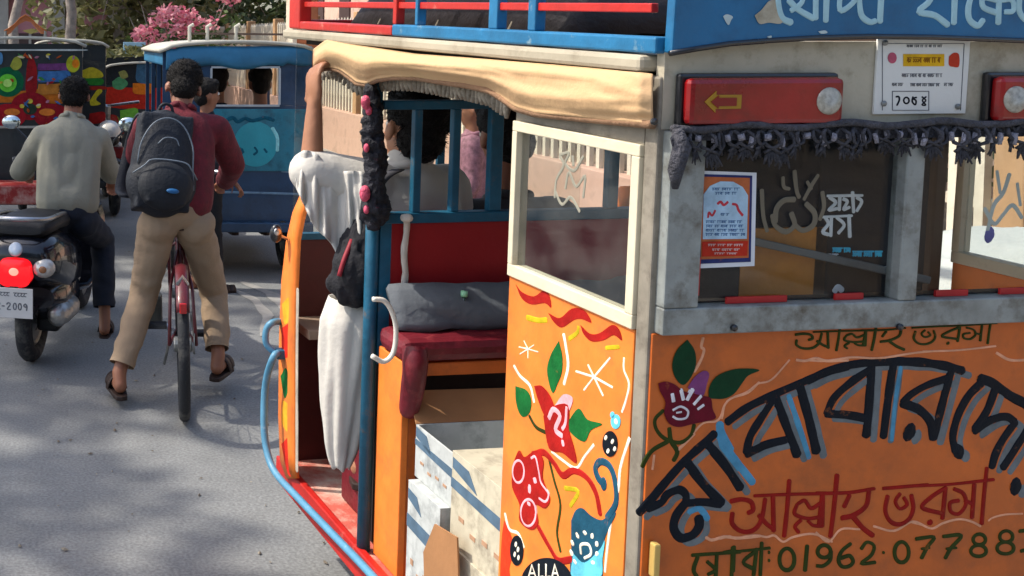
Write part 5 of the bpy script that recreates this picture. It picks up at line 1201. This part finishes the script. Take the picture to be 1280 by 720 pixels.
# black shoulder bag on his lap
b0 = h(446, 330, 3.12)
bg = thing('shoulder_bag', 'black cloth bag held at the hip of the man in white', 'bag', b0)
b = Blob(); q = lambda x, y, z: h(x, y, z)-b0
b.chain([q(455, 290, 3.12), q(446, 330, 3.1), q(440, 362, 3.1)], [.045, .062, .045]); b.chain([q(440, 350, 3.1), q(424, 355, 3.1)], [.04, .03]); b.chain([q(468, 330, 3.14), q(462, 366, 3.12)], [.05, .04])
b.organic('bag_body', mat('black_cloth', '18181e', .8, amt=.4, scale=20, bump=.6, bscale=60), bg, .008, 2, fold=.012, fscale=22)
MB().tube(cr([q(440, 300, 3.08), q(430, 325, 3.06), q(424, 345, 3.06)], 4), .007, 6).build('red_piping', mat('red_piping', '8c2430', .6), bg, smooth=True)
b = MB(); b.grid([[p+V((x, 0, 0)) for x in (-.018, 0, .018)] for p in cr([q(455, 285, 3.1), q(462, 250, 3.08), q(480, 222, 3.1), q(498, 212, 3.16)], 5)]); b.build('bag_strap', mat('grey_strap', '3c3c42', .8), bg, smooth=True, solid=.004)

# --- driver, and people further off
dj = lambda x, y, z, s=1.0: None
def seated(label, hx, hy, z, shirt, trs, s=1.0, yawdir=V((0, 1, 0)), vox=.013, arms='fwd', group=None, hair=HAIR, detail=True):
    hd_ = h(hx, hy, z); f = V(yawdir).normalized(); r = V((f.y, -f.x, 0))
    J = dict(head=hd_, neck=hd_-V((0, 0, .2*s))-f*.02, pel=hd_-V((0, 0, .68*s))-f*.06)
    for k, sg_ in (('L', -1), ('R', 1)):
        J['sh'+k] = J['neck']+r*sg_*.165*s-V((0, 0, .06*s)); J['el'+k] = J['sh'+k]+r*sg_*.05*s-V((0, 0, .22*s))+f*.1*s; J['ha'+k] = J['el'+k]+f*.22*s+V((0, 0, .02))-r*sg_*.03
        J['hip'+k] = J['pel']+r*sg_*.09*s; J['kn'+k] = J['hip'+k]+f*.4*s+r*sg_*.03; J['an'+k] = J['kn'+k]-V((0, 0, .38*s))+f*.02; J['toe'+k] = J['an'+k]+f*.2
    return person(label, J, f, shirt, trs, hair, SANDAL, vox=vox, s=s, group=group)
def standing(label, hx, hy, z, shirt, trs, yawdir=V((0, 1, 0)), vox=.013, skin=None, group=None):
    hd_ = h(hx, hy, z); s = (hd_.z+.11)/1.66; f = V(yawdir).normalized(); r = V((f.y, -f.x, 0)); g0 = V((hd_.x, hd_.y, 0))
    J = dict(head=hd_, neck=g0+V((0, 0, 1.36*s)), pel=g0+V((0, 0, .86*s)))
    for k, sg_ in (('L', -1), ('R', 1)):
        J['sh'+k] = J['neck']+r*sg_*.17*s-V((0, 0, .05*s)); J['el'+k] = J['sh'+k]+r*sg_*.05*s-V((0, 0, .27*s)); J['ha'+k] = J['el'+k]+f*.14*s-V((0, 0, .17*s))
        J['hip'+k] = J['pel']+r*sg_*.085*s-V((0, 0, .03)); J['kn'+k] = g0+r*sg_*.09*s+V((0, 0, .47*s))+f*.02*sg_; J['an'+k] = g0+r*sg_*.09*s+V((0, 0, .085*s))+f*.05*sg_; J['toe'+k] = J['an'+k]+f*.2
    return person(label, J, f, shirt, trs, HAIR, SANDAL, vox=vox, s=s, group=group, skin=skin)
seated('driver in dark grey shirt behind the blue bars of the orange rickshaw', 632, 172, 3.42, mat('dark_grey_shirt', '4a484a', .85, amt=.15), NAVYT, .95, V((-.13, 1, 0)), .011)
PCHK = mat('pink_check_shirt', '8f6470', .85, amt=.5, scale=30, bump=.2)
standing('person in pink checked shirt beyond the blue bars of the rickshaw', 592, 138, 6.4, PCHK, mat('grey_trousers', '6c6a6c', .85), V((-.9, .4, 0)))
standing('dark haired person partly hidden behind the cyclist', 259, 119, 7.55, mat('black_shirt', '222028', .85, amt=.2), mat('black_trousers', '15161a', .85), V((1, .25, 0)))

# ================================================================ OTHER RICKSHAWS
def far_frame(px0, Z_, yaw):
    p = wp(px0, 200, Z_); M = Matrix.Translation((p.x, p.y, 0))@Matrix.Rotation(rad(yaw), 4, 'Z'); return M
def far_map(M, d=0.0):
    I = M.inverted(); c = I@CAM
    def f(x, y):
        r = I.to_3x3()@ray(x, y); t = (-d-c.y)/r.y; return c+r*t
    return f
def far_rick(name, label, px0, px1, Z_, yaw, ytop, ybot, body, roofm, canopy, side_m, win=None, length=1.85, group='painted electric rickshaws up the road'):
    M = far_frame(px0, Z_, yaw); f = far_map(M); t = thing(name, label, 'rickshaw', M=M, group=group)
    Wd = f(px1, 200).x; wt = f(px0, ytop).z; wb = max(.2, f(px0, ybot).z)
    def X(b, nm, m, par=t, **k): return b.build(nm, m, par, **k)
    def bx(u0, u1, v0, v1, w0, w1): return MB().box(((u0+u1)/2, (v0+v1)/2, (w0+w1)/2), (abs(u1-u0), abs(v1-v0), abs(w1-w0)))
    wm = wb+.52*(wt-wb)
    # roof: shallow arch
    rows = []
    for j in range(5):
        v = -.04+(length-.1)*j/4
        rows.append([V((-.03+(Wd+.06)*i/12, v, wt-.07+.07*math.sin(math.pi*i/12)**.45)) for i in range(13)])
    X(MB().grid(rows), 'roof', roofm, smooth=True, solid=.025)
    X(bx(0, Wd, .02, length, wb, wb+.05), 'floor_plate', DARK)
    if win:
        a, c = f(win[0], win[1]), f(win[2], win[3])
        X(bx(0, Wd, 0, .02, wb, c.z), 'rear_panel', body, bevel=.004)
        X(bx(0, a.x, 0, .02, c.z+.001, wt-.05), 'rear_stile', side_m); X(bx(c.x, Wd, 0, .02, c.z+.001, wt-.05), 'rear_stile', side_m)
        X(bx(a.x+.001, c.x-.001, 0, .02, a.z, wt-.05), 'rear_lintel', side_m)
        fr = MB(); w_ = .014
        fr.box(((a.x+c.x)/2, -.004, a.z), (c.x-a.x, .02, w_)).box(((a.x+c.x)/2, -.004, c.z), (c.x-a.x, .02, w_)).box((a.x, -.004, (a.z+c.z)/2), (w_, .02, a.z-c.z-w_)).box((c.x, -.004, (a.z+c.z)/2), (w_, .02, a.z-c.z-w_))
        X(fr, 'window_frame', mat('pale_frame', 'a8b0b4', .5))
    else: X(bx(0, Wd, 0, .02, wb, wt-.05), 'rear_panel', body, bevel=.004)
    for uu in (.015, Wd-.015):
        for v in (.5, 1.0, 1.6): X(bx(uu-.014, uu+.014, v-.014, v+.014, wb, wt-.05), 'side_post', side_m)
        X(bx(uu-.01, uu+.01, .021, .48, wb+.05, wm), 'side_panel', body); X(bx(uu-.01, uu+.01, 1.62, length, wb+.05, wm), 'side_panel', body)
        X(bx(uu-.02, uu+.02, .02, length-.1, wt-.17, wt-.07), 'side_canopy', canopy, bevel=.015)
    X(bx(.03, Wd-.03, length-.02, length, wb+.05, wm), 'front_panel', body)
    X(bx(.05, Wd-.05, .7, 1.0, wb+.05, wb+.42), 'passenger_bench', MAROON, bevel=.02)
    X(bx(-.01, Wd+.01, -.06, -.001, wb-.02, wb+.05), 'rear_bumper', side_m, bevel=.01)
    for u in (.09, Wd-.09): wheel(V((u, .4, .24)), (1, 0, 0), .24, .1, t)
    wheel(V((Wd/2, length+.15, .24)), (1, 0, 0), .24, .09, t)
    return t, f, Wd, wt, wb, M
NAVYB = mat('navy_body_paint', '22405e', .4, amt=.25, scale=4, coat=.25, dirt=('14283c', .5, .8, 6))
TEALB = mat('worn_teal_paint', '247488', .45, amt=.2, scale=6, coat=.15, dirt=('163e52', .5, .75, 9))
WROOF = mat('white_roof_sheet', 'b8b4a6', .5, amt=.06, scale=3); TARP = mat('blue_tarpaulin', '2c7096', .6, amt=.25, scale=3, bump=.5, bscale=8, coat=.1)
t, f, Wd, wt, wb, M = far_rick('electric_rickshaw', 'navy and teal rickshaw under a cream roof with a round turquoise emblem on its tailboard', 203, 389, 7.95, -1.5, 52, 285, NAVYB, WROOF, TARP, NAVYB, win=(264, 84, 349, 132))
brick = t
def on_t(M): return f
a, c = f(264, 136), f(389, 214)
MB().box(((a.x+c.x)/2, -.006, (a.z+c.z)/2), (c.x-a.x-.004, .011, a.z-c.z)).build('tail_board', TEALB, t, bevel=.004)
f2 = lambda x, y: f(x, y)-V((0, .0125, 0))
patch('round_emblem', [ell(319, 180, 27, 28, 24)], mat('turquoise_disc', '1898a8', .35, amt=.1, coat=.3), f2, NB, t, .0015)
strokes('disc_highlight', [([(340, 160), (346, 172), (346, 188)], 4)], pm('pale_turquoise', '8cd0d4'), f2, NB, t, .003)
strokes('disc_lettering', [([(302, 186+6*math.sin(i*2.1)*.6)][0:1]+[(304, 190)], 3) for i in range(1)]+[([(300, 185), (303, 190), (299, 194)], 3), ([(318, 184), (321, 189), (317, 193)], 3), ([(330, 186), (333, 190)], 3), ([(283, 150), (291, 147), (297, 152), (306, 148), (316, 151), (330, 147), (342, 150)], 4)], pm('dull_teal', '145468'), f2, NB, t, .003)
strokes('bumper_line', [([(262, 240), (320, 241), (386, 243)], 2.5), ([(352, 214), (386, 216)], 2.5)], pm('pale_line', '6f8ca4'), lambda x, y: f(x, y)-V((0, .0005, 0)), NB, t, .003)
rows = []
for j in range(7):
    rows.append([f(207+(389-207)*i/30, (58+(3 if i < 3 else 0))+(84-58+3*math.sin(i*.5)+(-5 if i > 24 else 0))*j/6)+V((0, -.015-.03*math.sin(math.pi*j/6)**.6*(.7+.5*noise.noise(V((i*.2, j*.35, 1)))), 0)) for i in range(31)])
MB().grid(rows).build('tarpaulin_roll', TARP, t, smooth=True, solid=.006)
for x in (243, 266, 303):
    p, q = f(x, 54), f(x, 32)
    MB().tube([V((p.x, .3, wt-.02)), V((p.x, .3, wt+.11)), V((p.x+.03, .3, wt+.125))], .014, 8).build('roof_stub', WROOF, t)
MB().bar(V((f(243, 50).x, .3, wt+.06)), V((f(385, 50).x, .3, wt+.05)), .015).build('roof_rod', mat('brown_rod', '5c4a40'), t)
MB().lathe([(.03, 0), (.03, .02)], f(352, 280)-V((0, .03, 0)), NB, 12).build('tow_ring', BLACK, t)
seated('passenger seen as a dark head at the left of the blue rickshaw rear window', 272, 103, 8.55, mat('black_shirt', '222028', .85), NAVYT, .95, V((0, 1, 0)), .016)
seated('passenger with dark shirt filling the right of the blue rickshaw rear window', 325, 104, 8.6, mat('maroon_shirt', '3a1a1e', .85), NAVYT, 1.05, V((0, 1, 0)), .016)

BLKP = mat('black_painted_panel', '262b2c', .4, amt=.2, coat=.3)
def paintset(t, f, items):
    for i, (nm, poly, col) in enumerate(items):
        patch(nm, [poly], pm('art_'+col, col), f, NB, t, .0015+.0008*i)
R4 = lambda ox, oy, s, x0, y0, x1, y1: [(ox+x0/s, oy+y0/s), (ox+x1/s, oy+y0/s), (ox+x1/s, oy+y1/s), (ox+x0/s, oy+y1/s)]
E4 = lambda cx, cy, rx, ry: ell(cx/4, cy/4, rx/4, ry/4, 16)
C4 = lambda L: [(x/4, y/4) for x, y in L]
t, f, Wd, wt, wb, M = far_rick('electric_rickshaw', 'brightly painted rickshaw with a large red flower and green disc at the far left', -52, 103, 9.1, 0, 47, 252, BLKP, WROOF, WROOF, BLKP)
def band(u0, u1, y0, y1): return [(u0/4, y0/4), (u0/8+u1/8, y0/4), (u1/4, y0/4), (u1/4, y1/4), (u0/8+u1/8, y1/4), (u0/4, y1/4)]
paintset(t, f, [('orange_band', [(-50, 114), (25, 114), (101, 104), (101, 128), (25, 128), (-50, 128)], 'b8641c'), ('green_disc', E4(40, 410, 80, 75), '0f5a38'), ('lime_disc', E4(38, 415, 46, 45), '6cc83c'), ('red_spire', C4([(155, 270), (175, 310), (185, 360), (180, 460), (130, 460), (132, 360), (138, 310)]), '8c1a1c'),
    ('violet_band', band(192, 345, 318, 350), '6c3a6a'), ('blue_band', band(192, 345, 356, 408), '3c6a9c'), ('tan_band', band(192, 330, 420, 470), 'b0702c'), ('yellow_flower', E4(365, 320, 34, 42), 'a8a828'), ('orange_heart', E4(378, 318, 18, 22), 'd87a1c'), ('leaf_sprig', C4([(50, 330), (70, 290), (95, 285), (110, 320), (95, 345), (70, 350)]), '9a9a3c'),
    ('red_petal', E4(150, 530, 95, 70), '8c1620'), ('red_petal', E4(40, 580, 90, 62), '9c1822'), ('red_petal', E4(260, 580, 90, 62), '8c1620'), ('flower_heart', E4(150, 545, 34, 28), '2c3a2c'), ('red_petal', E4(-100, 560, 90, 62), '8c1620'), ('green_disc', E4(-130, 400, 70, 75), '0f5a38'), ('yellow_band', band(-150, -60, 300, 350), 'a8a828'), ('white_rim', band(-180, 405, 246, 254), 'b8bcb8'), ('sky_block', [(-12, 66), (2, 66), (2, 80), (-12, 80)], '4c7ca0'), ('orange_petal', E4(60, 560, 40, 18), 'd0742c'), ('orange_petal', E4(235, 560, 40, 18), 'd0742c'), ('yellow_dot', E4(150, 505, 14, 12), 'c8b040'), ('yellow_dot', E4(110, 530, 12, 10), 'c8b040'), ('yellow_dot', E4(192, 530, 12, 10), 'c8b040'), ('green_leaf', C4([(330, 480), (380, 450), (400, 470), (360, 510)]), '3c7a3c'), ('green_leaf', C4([(300, 440), (340, 415), (350, 440), (320, 470)]), '3c7a3c'), ('lime_ring', E4(38, 415, 22, 20), 'b4e070'), ('white_rim', band(-180, 405, 628, 640), 'a09c90')])
MB().box((Wd*.35, -.25, f(10, 235).z), (.9, .3, .16)).build('red_rear_step', mat('worn_red_step', '8c2420', .5, amt=.2, dirt=('b89a8c', .5, .75, 6)), t, bevel=.02)
rnd = random.Random(21)
for i in range(46):
    x, y = rnd.uniform(-30, 99), rnd.choice((rnd.uniform(67, 72), rnd.uniform(98, 104), rnd.uniform(126, 158))); a = rnd.uniform(0, 3.1); L, w_ = rnd.uniform(2.5, 5.5), rnd.uniform(1, 2)
    ca, sa = math.cos(a), math.sin(a); col = rnd.choice(('b8a838', 'a8481c', '3c7a3c', 'a86c7c', 'c8b890', '3c6a9c', '8c1620'))
    patch('painted_scroll', [[(x-L*ca, y-L*sa), (x-w_*sa, y+w_*ca), (x+L*ca, y+L*sa), (x+w_*sa, y-w_*ca)]], pm('art_'+col, col), f, NB, t, .018+.0002*i)
t, f, Wd, wt, wb, M = far_rick('electric_rickshaw', 'narrow strip of a green and yellow painted rickshaw just behind the red flower one', 44, 132, 10.9, 0, 50, 232, BLKP, WROOF, WROOF, BLKP)
paintset(t, f, [('yellow_band', [(103, 88), (115, 84), (127, 90), (127, 97), (103, 97)], 'c0b02c'), ('green_band', [(103, 98), (127, 98), (127, 106), (103, 105)], '2c7a2c'), ('red_band', [(103, 108), (131, 108), (131, 112), (103, 112)], '9c2a1c'), ('yellow_scroll', [(112, 126), (122, 112), (128, 114), (120, 124), (126, 130), (114, 132)], 'c8b82c'), ('red_band', [(112, 142), (130, 140), (130, 152), (112, 154)], 'a8201c')])
t, f, Wd, wt, wb, M = far_rick('electric_rickshaw', 'red and orange painted rickshaw loaded with dry leaves on its roof behind the cyclist', 131, 240, 12.8, 0, 78, 205, BLKP, WROOF, BLKP, BLKP)
D4 = lambda x, y: (130+x/4, y/4)
paintset(t, f, [('red_band', [(134, 109), (192, 106), (215, 106), (215, 134), (170, 136), (134, 132)], 'b02a1a'), ('dark_panel', [(134, 72), (235, 72), (235, 106), (134, 106)], '25282a'), ('green_leaf', [(140, 102), (150, 96), (160, 104), (152, 112), (142, 110)], '4c8c5c'), ('orange_block', [(166, 104), (190, 105), (191, 116), (168, 117)], 'd0701c'), ('blue_pane', [(171, 80), (192, 80), (192, 102), (171, 102)], '3c6078'), ('lime_patch', [(150, 138), (172, 136), (168, 158), (152, 160)], '6ca83c'), ('yellow_rim', [(148, 90), (156, 88), (160, 96), (152, 98)], '8c8c4c')])
dl = thing('leaf_load', 'bundle of dry olive leaves tied on the roof of the red and orange rickshaw', 'leaf bundle', wp(165, 70, 13.2))
leaf_cloud(MB(), [((-.1, 0, 0), (.4, .5, .12)), ((.25, 0, .03), (.3, .4, .1)), ((-.35, 0, -.02), (.2, .4, .1))], 900, .05, 5).build('leaf_heap', LEAFO, dl, fix=False)
# motorcycle seen from behind between scooter and cyclist
p = wp(143, 230, 10.9); mt = thing('motorcycle', 'small dark motorcycle seen from behind between the scooter rider and cyclist', 'motorcycle', (p.x, p.y, 0))
wheel(V((0, 0, .3)), (1, 0, 0), .3, .09, mt); wheel(V((0, 1.25, .3)), (1, 0, 0), .3, .08, mt)
loft('tank_body', [(-.1, .75, .06, .04), (.1, .76, .11, .06), (.5, .78, .12, .09), (.9, .8, .13, .12), (1.0, .8, .08, .06)], BODY, mt)
MB().tube([(-.33, .95, 1.05), (0, 1.05, 1.0), (.33, .95, 1.05)], .014, 8).build('handlebar', CHROME, mt); MB().box((0, -.1, .62), (.16, .05, .12)).build('tail_lamp', mat('dull_red_lens', '7c1c1c', .3), mt, bevel=.02)
MB().tube([(0, 1.02, 1.0), (0, 1.2, .3)], .035, 8).build('front_fork', STEEL, mt)
MB().box((0, .5, .42), (.24, .4, .34)).build('engine', mat('dark_engine', '26282a'), mt, bevel=.05)
p = wp(136, 168, 10.8); hm = thing('helmet', 'white helmet hung on the motorcycle behind the scooter rider', 'helmet', p)
b = Blob(); b.ball((0, 0, .02), (.12, .14, .12), 18, 12); b.cap((-.08, .0, -.08), (.1, -.02, -.1), .035, .03); b.organic('helmet_shell', mat('white_helmet_shell', 'c8c4bc', .3, amt=.08, coat=.4), hm, .012, 2)
MB().ball((.02, -.05, -.05), (.08, .1, .06), 12, 8).build('helmet_lining', DARK, hm, smooth=True)

# ================================================================ BACKGROUND
PINKW = mat('faded_pink_plaster', 'b8808a', .9, amt=.12, scale=1.5, dirt=('8a6a6c', .5, .75, 2))
GREYP = mat('grey_pillar', '9a9894', .85, amt=.2, scale=2)
p = wp(-70, 50, 25); bd = thing('pink_building', 'faded pink building with grey pillars behind the painted rickshaws', 'building', (p.x, p.y, 0))
MB().box((1.9, 2, 3), (3.9, 4, 6)).build('wall', PINKW, bd)
for x in (.05, 1.3, 2.55, 3.8): MB().box((x, -.1, 3), (.3, .3, 6.1)).build('pillar', GREYP, bd, bevel=.02)
for x in (.68, 1.92, 3.18):
    w_ = MB().box((x, -.012, 1.3), (.7, .06, 1.1)).build('window', mat('dark_shutter', '4a3a3a'), bd, bevel=.01); MB().box((x, -.06, 1.3), (.06, .05, 1.1)).build('mullion', GREYP, w_)
    w_ = MB().box((x, -.012, 3.9), (.7, .06, 1.1)).build('window', mat('dark_shutter', '4a3a3a'), bd, bevel=.01)
    MB().box((x, -.2, 2.75), (1.0, .5, .08)).build('sun_shade', GREYP, bd)
MB().box((1.9, 1.9, 6.1), (4.2, 4.4, .2)).build('roof_slab', GREYP, bd)
p = wp(32, 40, 15); pr = thing('stall_awning', 'small orange cloth awning on poles beyond the roof of the far left rickshaw', 'awning', (p.x, p.y, 0))
b = MB(); b.grid([[V((-.28+.56*i/8, -.4+.8*j/4, 1.82+.2*math.sin(math.pi*i/8)**2-.05*j/4+.01*math.sin(i*2+j))) for i in range(9)] for j in range(5)]); b.build('awning_cloth', mat('orange_awning', 'c0703c', .8, amt=.2, scale=4), pr, smooth=True, solid=.01)
for x in (-.26, .26):
    for y in (-.38, .38): MB().tube([(x, y, 0), (x, y, 1.82)], .02, 6).build('pole', STEEL, pr)
g1_ = 'trees along the far end of the road'
tree('street_tree', 'pale trunked tree standing before the pink building', (wp(88, 50, 19).x, 19, 0), 3.6, [((.2, 0, 4.6), (1.6, 1.6, 1.2)), ((-.9, .3, 4.0), (1.2, 1.2, 1.0))], 1500, .13, LEAFD, .1, seed=3, group=g1_)
tree('street_tree', 'thin leaning tree at the far left edge beside the pink building', (wp(17, 50, 17).x, 17, 0), 3.2, [((0, 0, 4.0), (1.1, 1.1, .8))], 800, .12, LEAFD, .09, (.1, 0), seed=4, group=g1_)
for i, (px, z, hh, lm, lb) in enumerate(((150, 22, 3.2, LEAFO, 'olive green tree just right of the pink building'), (182, 25, 3.0, LEAFO, 'olive tree half behind the bougainvillea'), (225, 29, 3.4, LEAFD, 'dark tree rising over the bougainvillea'), (285, 33, 3.6, LEAFD, 'distant dark tree over the blue rickshaw roof'))):
    x = wp(px, 50, z).x
    tree('street_tree', lb, (x, z, 0), hh, [((0, 0, hh+.6), (1.9, 1.6, 1.5)), ((-.6, -.2, hh-.8), (1.3, 1.2, 1.2)), ((.7, .2, hh-1.2), (1.2, 1.1, 1.3)), ((.1, 0, 1.2), (1.2, 1.0, .9))], 3800, .13, lm, .12, seed=20+i, group=g1_)
# bougainvillea
p = wp(220, 50, 17.5); bg_ = thing('bougainvillea', 'pink flowering bougainvillea bush left of the cream fence', 'bush', (p.x, p.y, 0))
b = MB(); rnd = random.Random(2)
for i in range(14):
    a = rnd.uniform(0, 6.28); r = rnd.uniform(.3, 1.0); b.tube([(0, 0, 0), (r*.4*math.cos(a), r*.4*math.sin(a), 1.1), (r*math.cos(a), r*math.sin(a), rnd.uniform(1.6, 2.5))], [.03, .018, .005], 5)
b.build('stems', BARK, bg_)
leaf_cloud(MB(), [((0, 0, 1.3), (.9, .7, .8)), ((.6, 0, 1.7), (.5, .5, .5)), ((-.3, 0, .7), (.8, .7, .6))], 2200, .06, 11).build('leaves', LEAF, bg_, fix=False)
leaf_cloud(MB(), [((-.15, -.5, 1.95), (.38, .3, .3)), ((-.45, -.4, 1.75), (.3, .3, .2)), ((.35, -.5, 2.02), (.35, .25, .2)), ((.75, -.4, 2.35), (.18, .2, .15)), ((0, -.5, 1.5), (.25, .2, .16))], 1300, .05, 12).build('blossoms', PINK, bg_, fix=False)
sgn = wp(168, 62, 15); sg_ = thing('blue_signboard', 'small pale blue board on a post over the red and orange rickshaw', 'sign', (sgn.x, sgn.y, 0))
MB().box((0, 0, sgn.z), (.3, .03, .2)).build('board', mat('pale_blue_board', '8cb0c0', .6, amt=.08), sg_, bevel=.004); MB().tube([(0, .03, 0), (0, .03, sgn.z)], .02, 8).build('post', STEEL, sg_)
p = wp(377, 50, 17); gp_ = thing('gate_pillar', 'tall orange plastered gate pillar behind the blue rickshaw', 'pillar', (p.x, p.y, 0))
MB().box((.04, 0, 1.9), (.32, .4, 3.8)).build('shaft', mat('orange_plaster', 'b8704c', .85, amt=.15, scale=3), gp_, bevel=.015)
MB().box((-.16, -.02, 1.9), (.07, .44, 3.8)).build('cream_edge', cream, gp_, bevel=.01); MB().box((0, 0, 3.88), (.55, .55, .15)).build('cap', cream, gp_, bevel=.02)
# pale wall with windows behind the fence
wl_ = thing('boundary_building', 'long pale pinkish building behind the cream fence', 'building', (9.5, 22, 0))
MB().box((2, 4, 2.6), (4, 30, 5.2)).build('wall', mat('pale_pink_wall', 'c8ac9c', .9, amt=.12, scale=1.2, dirt=('9a8474', .5, .75, 2)), wl_)
for y in range(-9, 18, 3): w_ = MB().box((-.01, y, 2.6), (.08, 1.1, 1.2)).build('window', mat('dark_shutter', '4a3a3a'), wl_, bevel=.01)
MB().box((1.9, 4, 5.3), (4.6, 30.6, .2)).build('roof_slab', GREYP, wl_)
for i, (x, y, hh, s_, lb) in enumerate(((6.6, 6.5, 2.4, 1, 'dark leafy shrub tree behind the fence nearest the rickshaw'), (6.8, 9.8, 2.6, 1, 'second dark tree behind the fence beyond the rickshaw'), (7.1, 13.2, 2.8, 1.1, 'third dark tree behind the fence beyond the rickshaw'), (7.4, 17, 3.0, 1.1, 'farthest dark tree behind the fence beside the gate pillar'), (6.6, 3.2, 2.4, 1, 'dark leafy tree behind the fence to the right'))):
    tree('fence_tree', lb, (x, y, .07), hh, [((0, 0, hh+.3), (1.6*s_, 1.9, 1.3)), ((.2, -.8, hh-.7), (1.2, 1.3, 1.0)), ((-.1, .9, hh-.9), (1.2, 1.3, .9))], 3600, .12, LEAFD, .11, seed=40+i, group='dark trees behind the fence')
# roadside trees on the left whose crowns shade the road
for i, (x, y, lb) in enumerate(((-6.6, 6.2, 'large shade tree on the left verge beside the road'), (-6.9, 11.5, 'second large shade tree on the left verge further up'))):
    tree('shade_tree', lb, (x-1.2, y, 0), 5.6, [((1.2, -.6, 7.0), (1.5, 1.8, .8)), ((.2, .9, 7.2), (1.7, 1.8, .8)), ((1.5, 1.5, 6.8), (1.3, 1.5, .7)), ((-.8, -.8, 6.9), (1.6, 1.8, .9)), ((2.0, .3, 6.6), (.9, 1.3, .5)), ((2.3, -1.3, 6.7), (1.1, 1.0, .5)), ((1.2, -2.2, 6.7), (1.5, 1.2, .6)), ((2.9, .5, 6.9), (1.1, 1.1, .6)), ((3.0, 2.2, 6.9), (1.1, 1.1, .6)), ((2.7, 3.6, 6.9), (1.2, 1.1, .6))], 7600, .15, LEAF, .22, (.4, 0), seed=60+i, group='shade trees on the left verge')
for i, (x, y) in enumerate(((-5, -13), (1, -15), (7, -12))):  # unseen trees added to darken glass reflections and the rear panel
    tree('street_tree', ('unseen dark tree added behind the viewer on the left to dim reflections', 'unseen dark tree added behind the viewer in the middle to dim reflections', 'unseen dark tree added behind the viewer on the right to dim reflections')[i], (x, y, 0), 4.5, [((0, 0, 5.4), (3.4, 2, 2.4)), ((-1, .4, 2.6), (2.4, 1.6, 2)), ((1.2, .3, 2.4), (2.4, 1.6, 2))], 3500, .3, LEAFD, .25, seed=80+i)
tw = thing('tree_row', 'mass of dark green trees closing the far end of the road', 'trees', (0, 44, 0)); tw['kind'] = 'stuff'
leaf_cloud(MB(), [((x, random.uniform(-2, 2), z), (3.4, 2.5, 2.8)) for x in range(-16, 26, 4) for z in (2.5, 6)], 16000, .34, 77).build('tree_row_foliage', LEAFD, tw, fix=False)
# litter and grit on the road
rnd = random.Random(9); b = MB()
for i in range(700):
    x, y = rnd.uniform(-3, 1.2), rnd.uniform(3.2, 16); sz = rnd.uniform(.004, .014)*(1.6 if rnd.random() < .12 else 1)
    c = V((x, y, .004)); a = rnd.uniform(0, 6.28)
    b.add([c+V((math.cos(a+k*1.57)*sz*(1 if k % 2 else .5), math.sin(a+k*1.57)*sz*(1 if k % 2 else .5), .002*(k % 2))) for k in range(4)]+[c+V((0, 0, sz*.5))], [(0, 1, 4), (1, 2, 4), (2, 3, 4), (3, 0, 4)])
tag(b.build('road_litter', leaf_mat('dry_litter', (.3, .26, .2), (.12, .09, .06)), fix=False), 'scattered grit and dry leaf bits on the grey road', None, kind='stuff')
rb_ = thing('dark_gap_bundle', 'added dark bundle filling the dark gap behind the red slats of the roof carrier', 'bundle', M=MV@Matrix.Translation((.12, .45, wr0+.015)))  # bundle added to darken the gap behind the carrier slats
b = MB(); LU, LV = W-.24, vEnd-.62; rows = []
for j in range(33):
    r = []
    for i in range(25):
        a, c = i/24*2-1, j/32*2-1; hh = .19*max(0, 1-abs(a)**5)**.5*max(0, 1-abs(c)**7)**.5*(.8+.35*noise.noise(V((i*.22, j*.16, 3))))+.012*(.5-abs(noise.noise(V((i*.4+j*.2, j*.5, 8)))))
        r.append(V((LU*i/24, LV*j/32, max(0, hh))))
    rows.append(r)
b.grid(rows).build('tarpaulin', mat('dark_gap_cover', '231f22', .6, amt=.3, scale=6, bump=.4, bscale=40), rb_, smooth=True, solid=.004)
for k in (.2, .5, .8): MB().tube([V((LU*i/12, LV*k, .0+.2*max(0, 1-abs(i/6-1)**5)**.5*(.8+.35*noise.noise(V((i*.44, k*32*.16, 3))))+.004)) for i in range(13)], .005, 6).build('rope', mat('pale_rope', '8c8474', .9), rb_, smooth=True)
# white sheeted cart, added to make the pale patch in the right rear pane
vc_ = thing('pale_patch_cart', 'white sheeted handcart added at the right kerb as the pale patch in the right pane', 'cart', (3.0, 3.25, 0))
MB().box((0, 0, .72), (.9, 1.3, .06)).build('cart_bed', mat('old_wood', '6d5240'), vc_, bevel=.01)
b = MB(); b.grid([[V((-.5+1.0*i/16, -.7+1.4*j/16, .76+.42*max(0, 1-((i-8)/8)**4)*max(0, 1-((j-8)/8)**4)*(.8+.25*noise.noise(V((i*.35, j*.35, 0)))))) for i in range(17)] for j in range(17)])
b.build('white_sheet', mat('white_sheet_cloth', 'b4b6b0', .8, amt=.05, bump=.3), vc_, smooth=True, solid=.006)
for x in (-.42, .42): wheel(V((x, 0, .34)), (1, 0, 0), .34, .05, vc_, 12)
for x in (-.3, .3): MB().tube([(x, -.65, .7), (x, -1.1, .8)], .018, 6).build('shaft', STEEL, vc_)
bpy.data.scenes.remove(TMP)
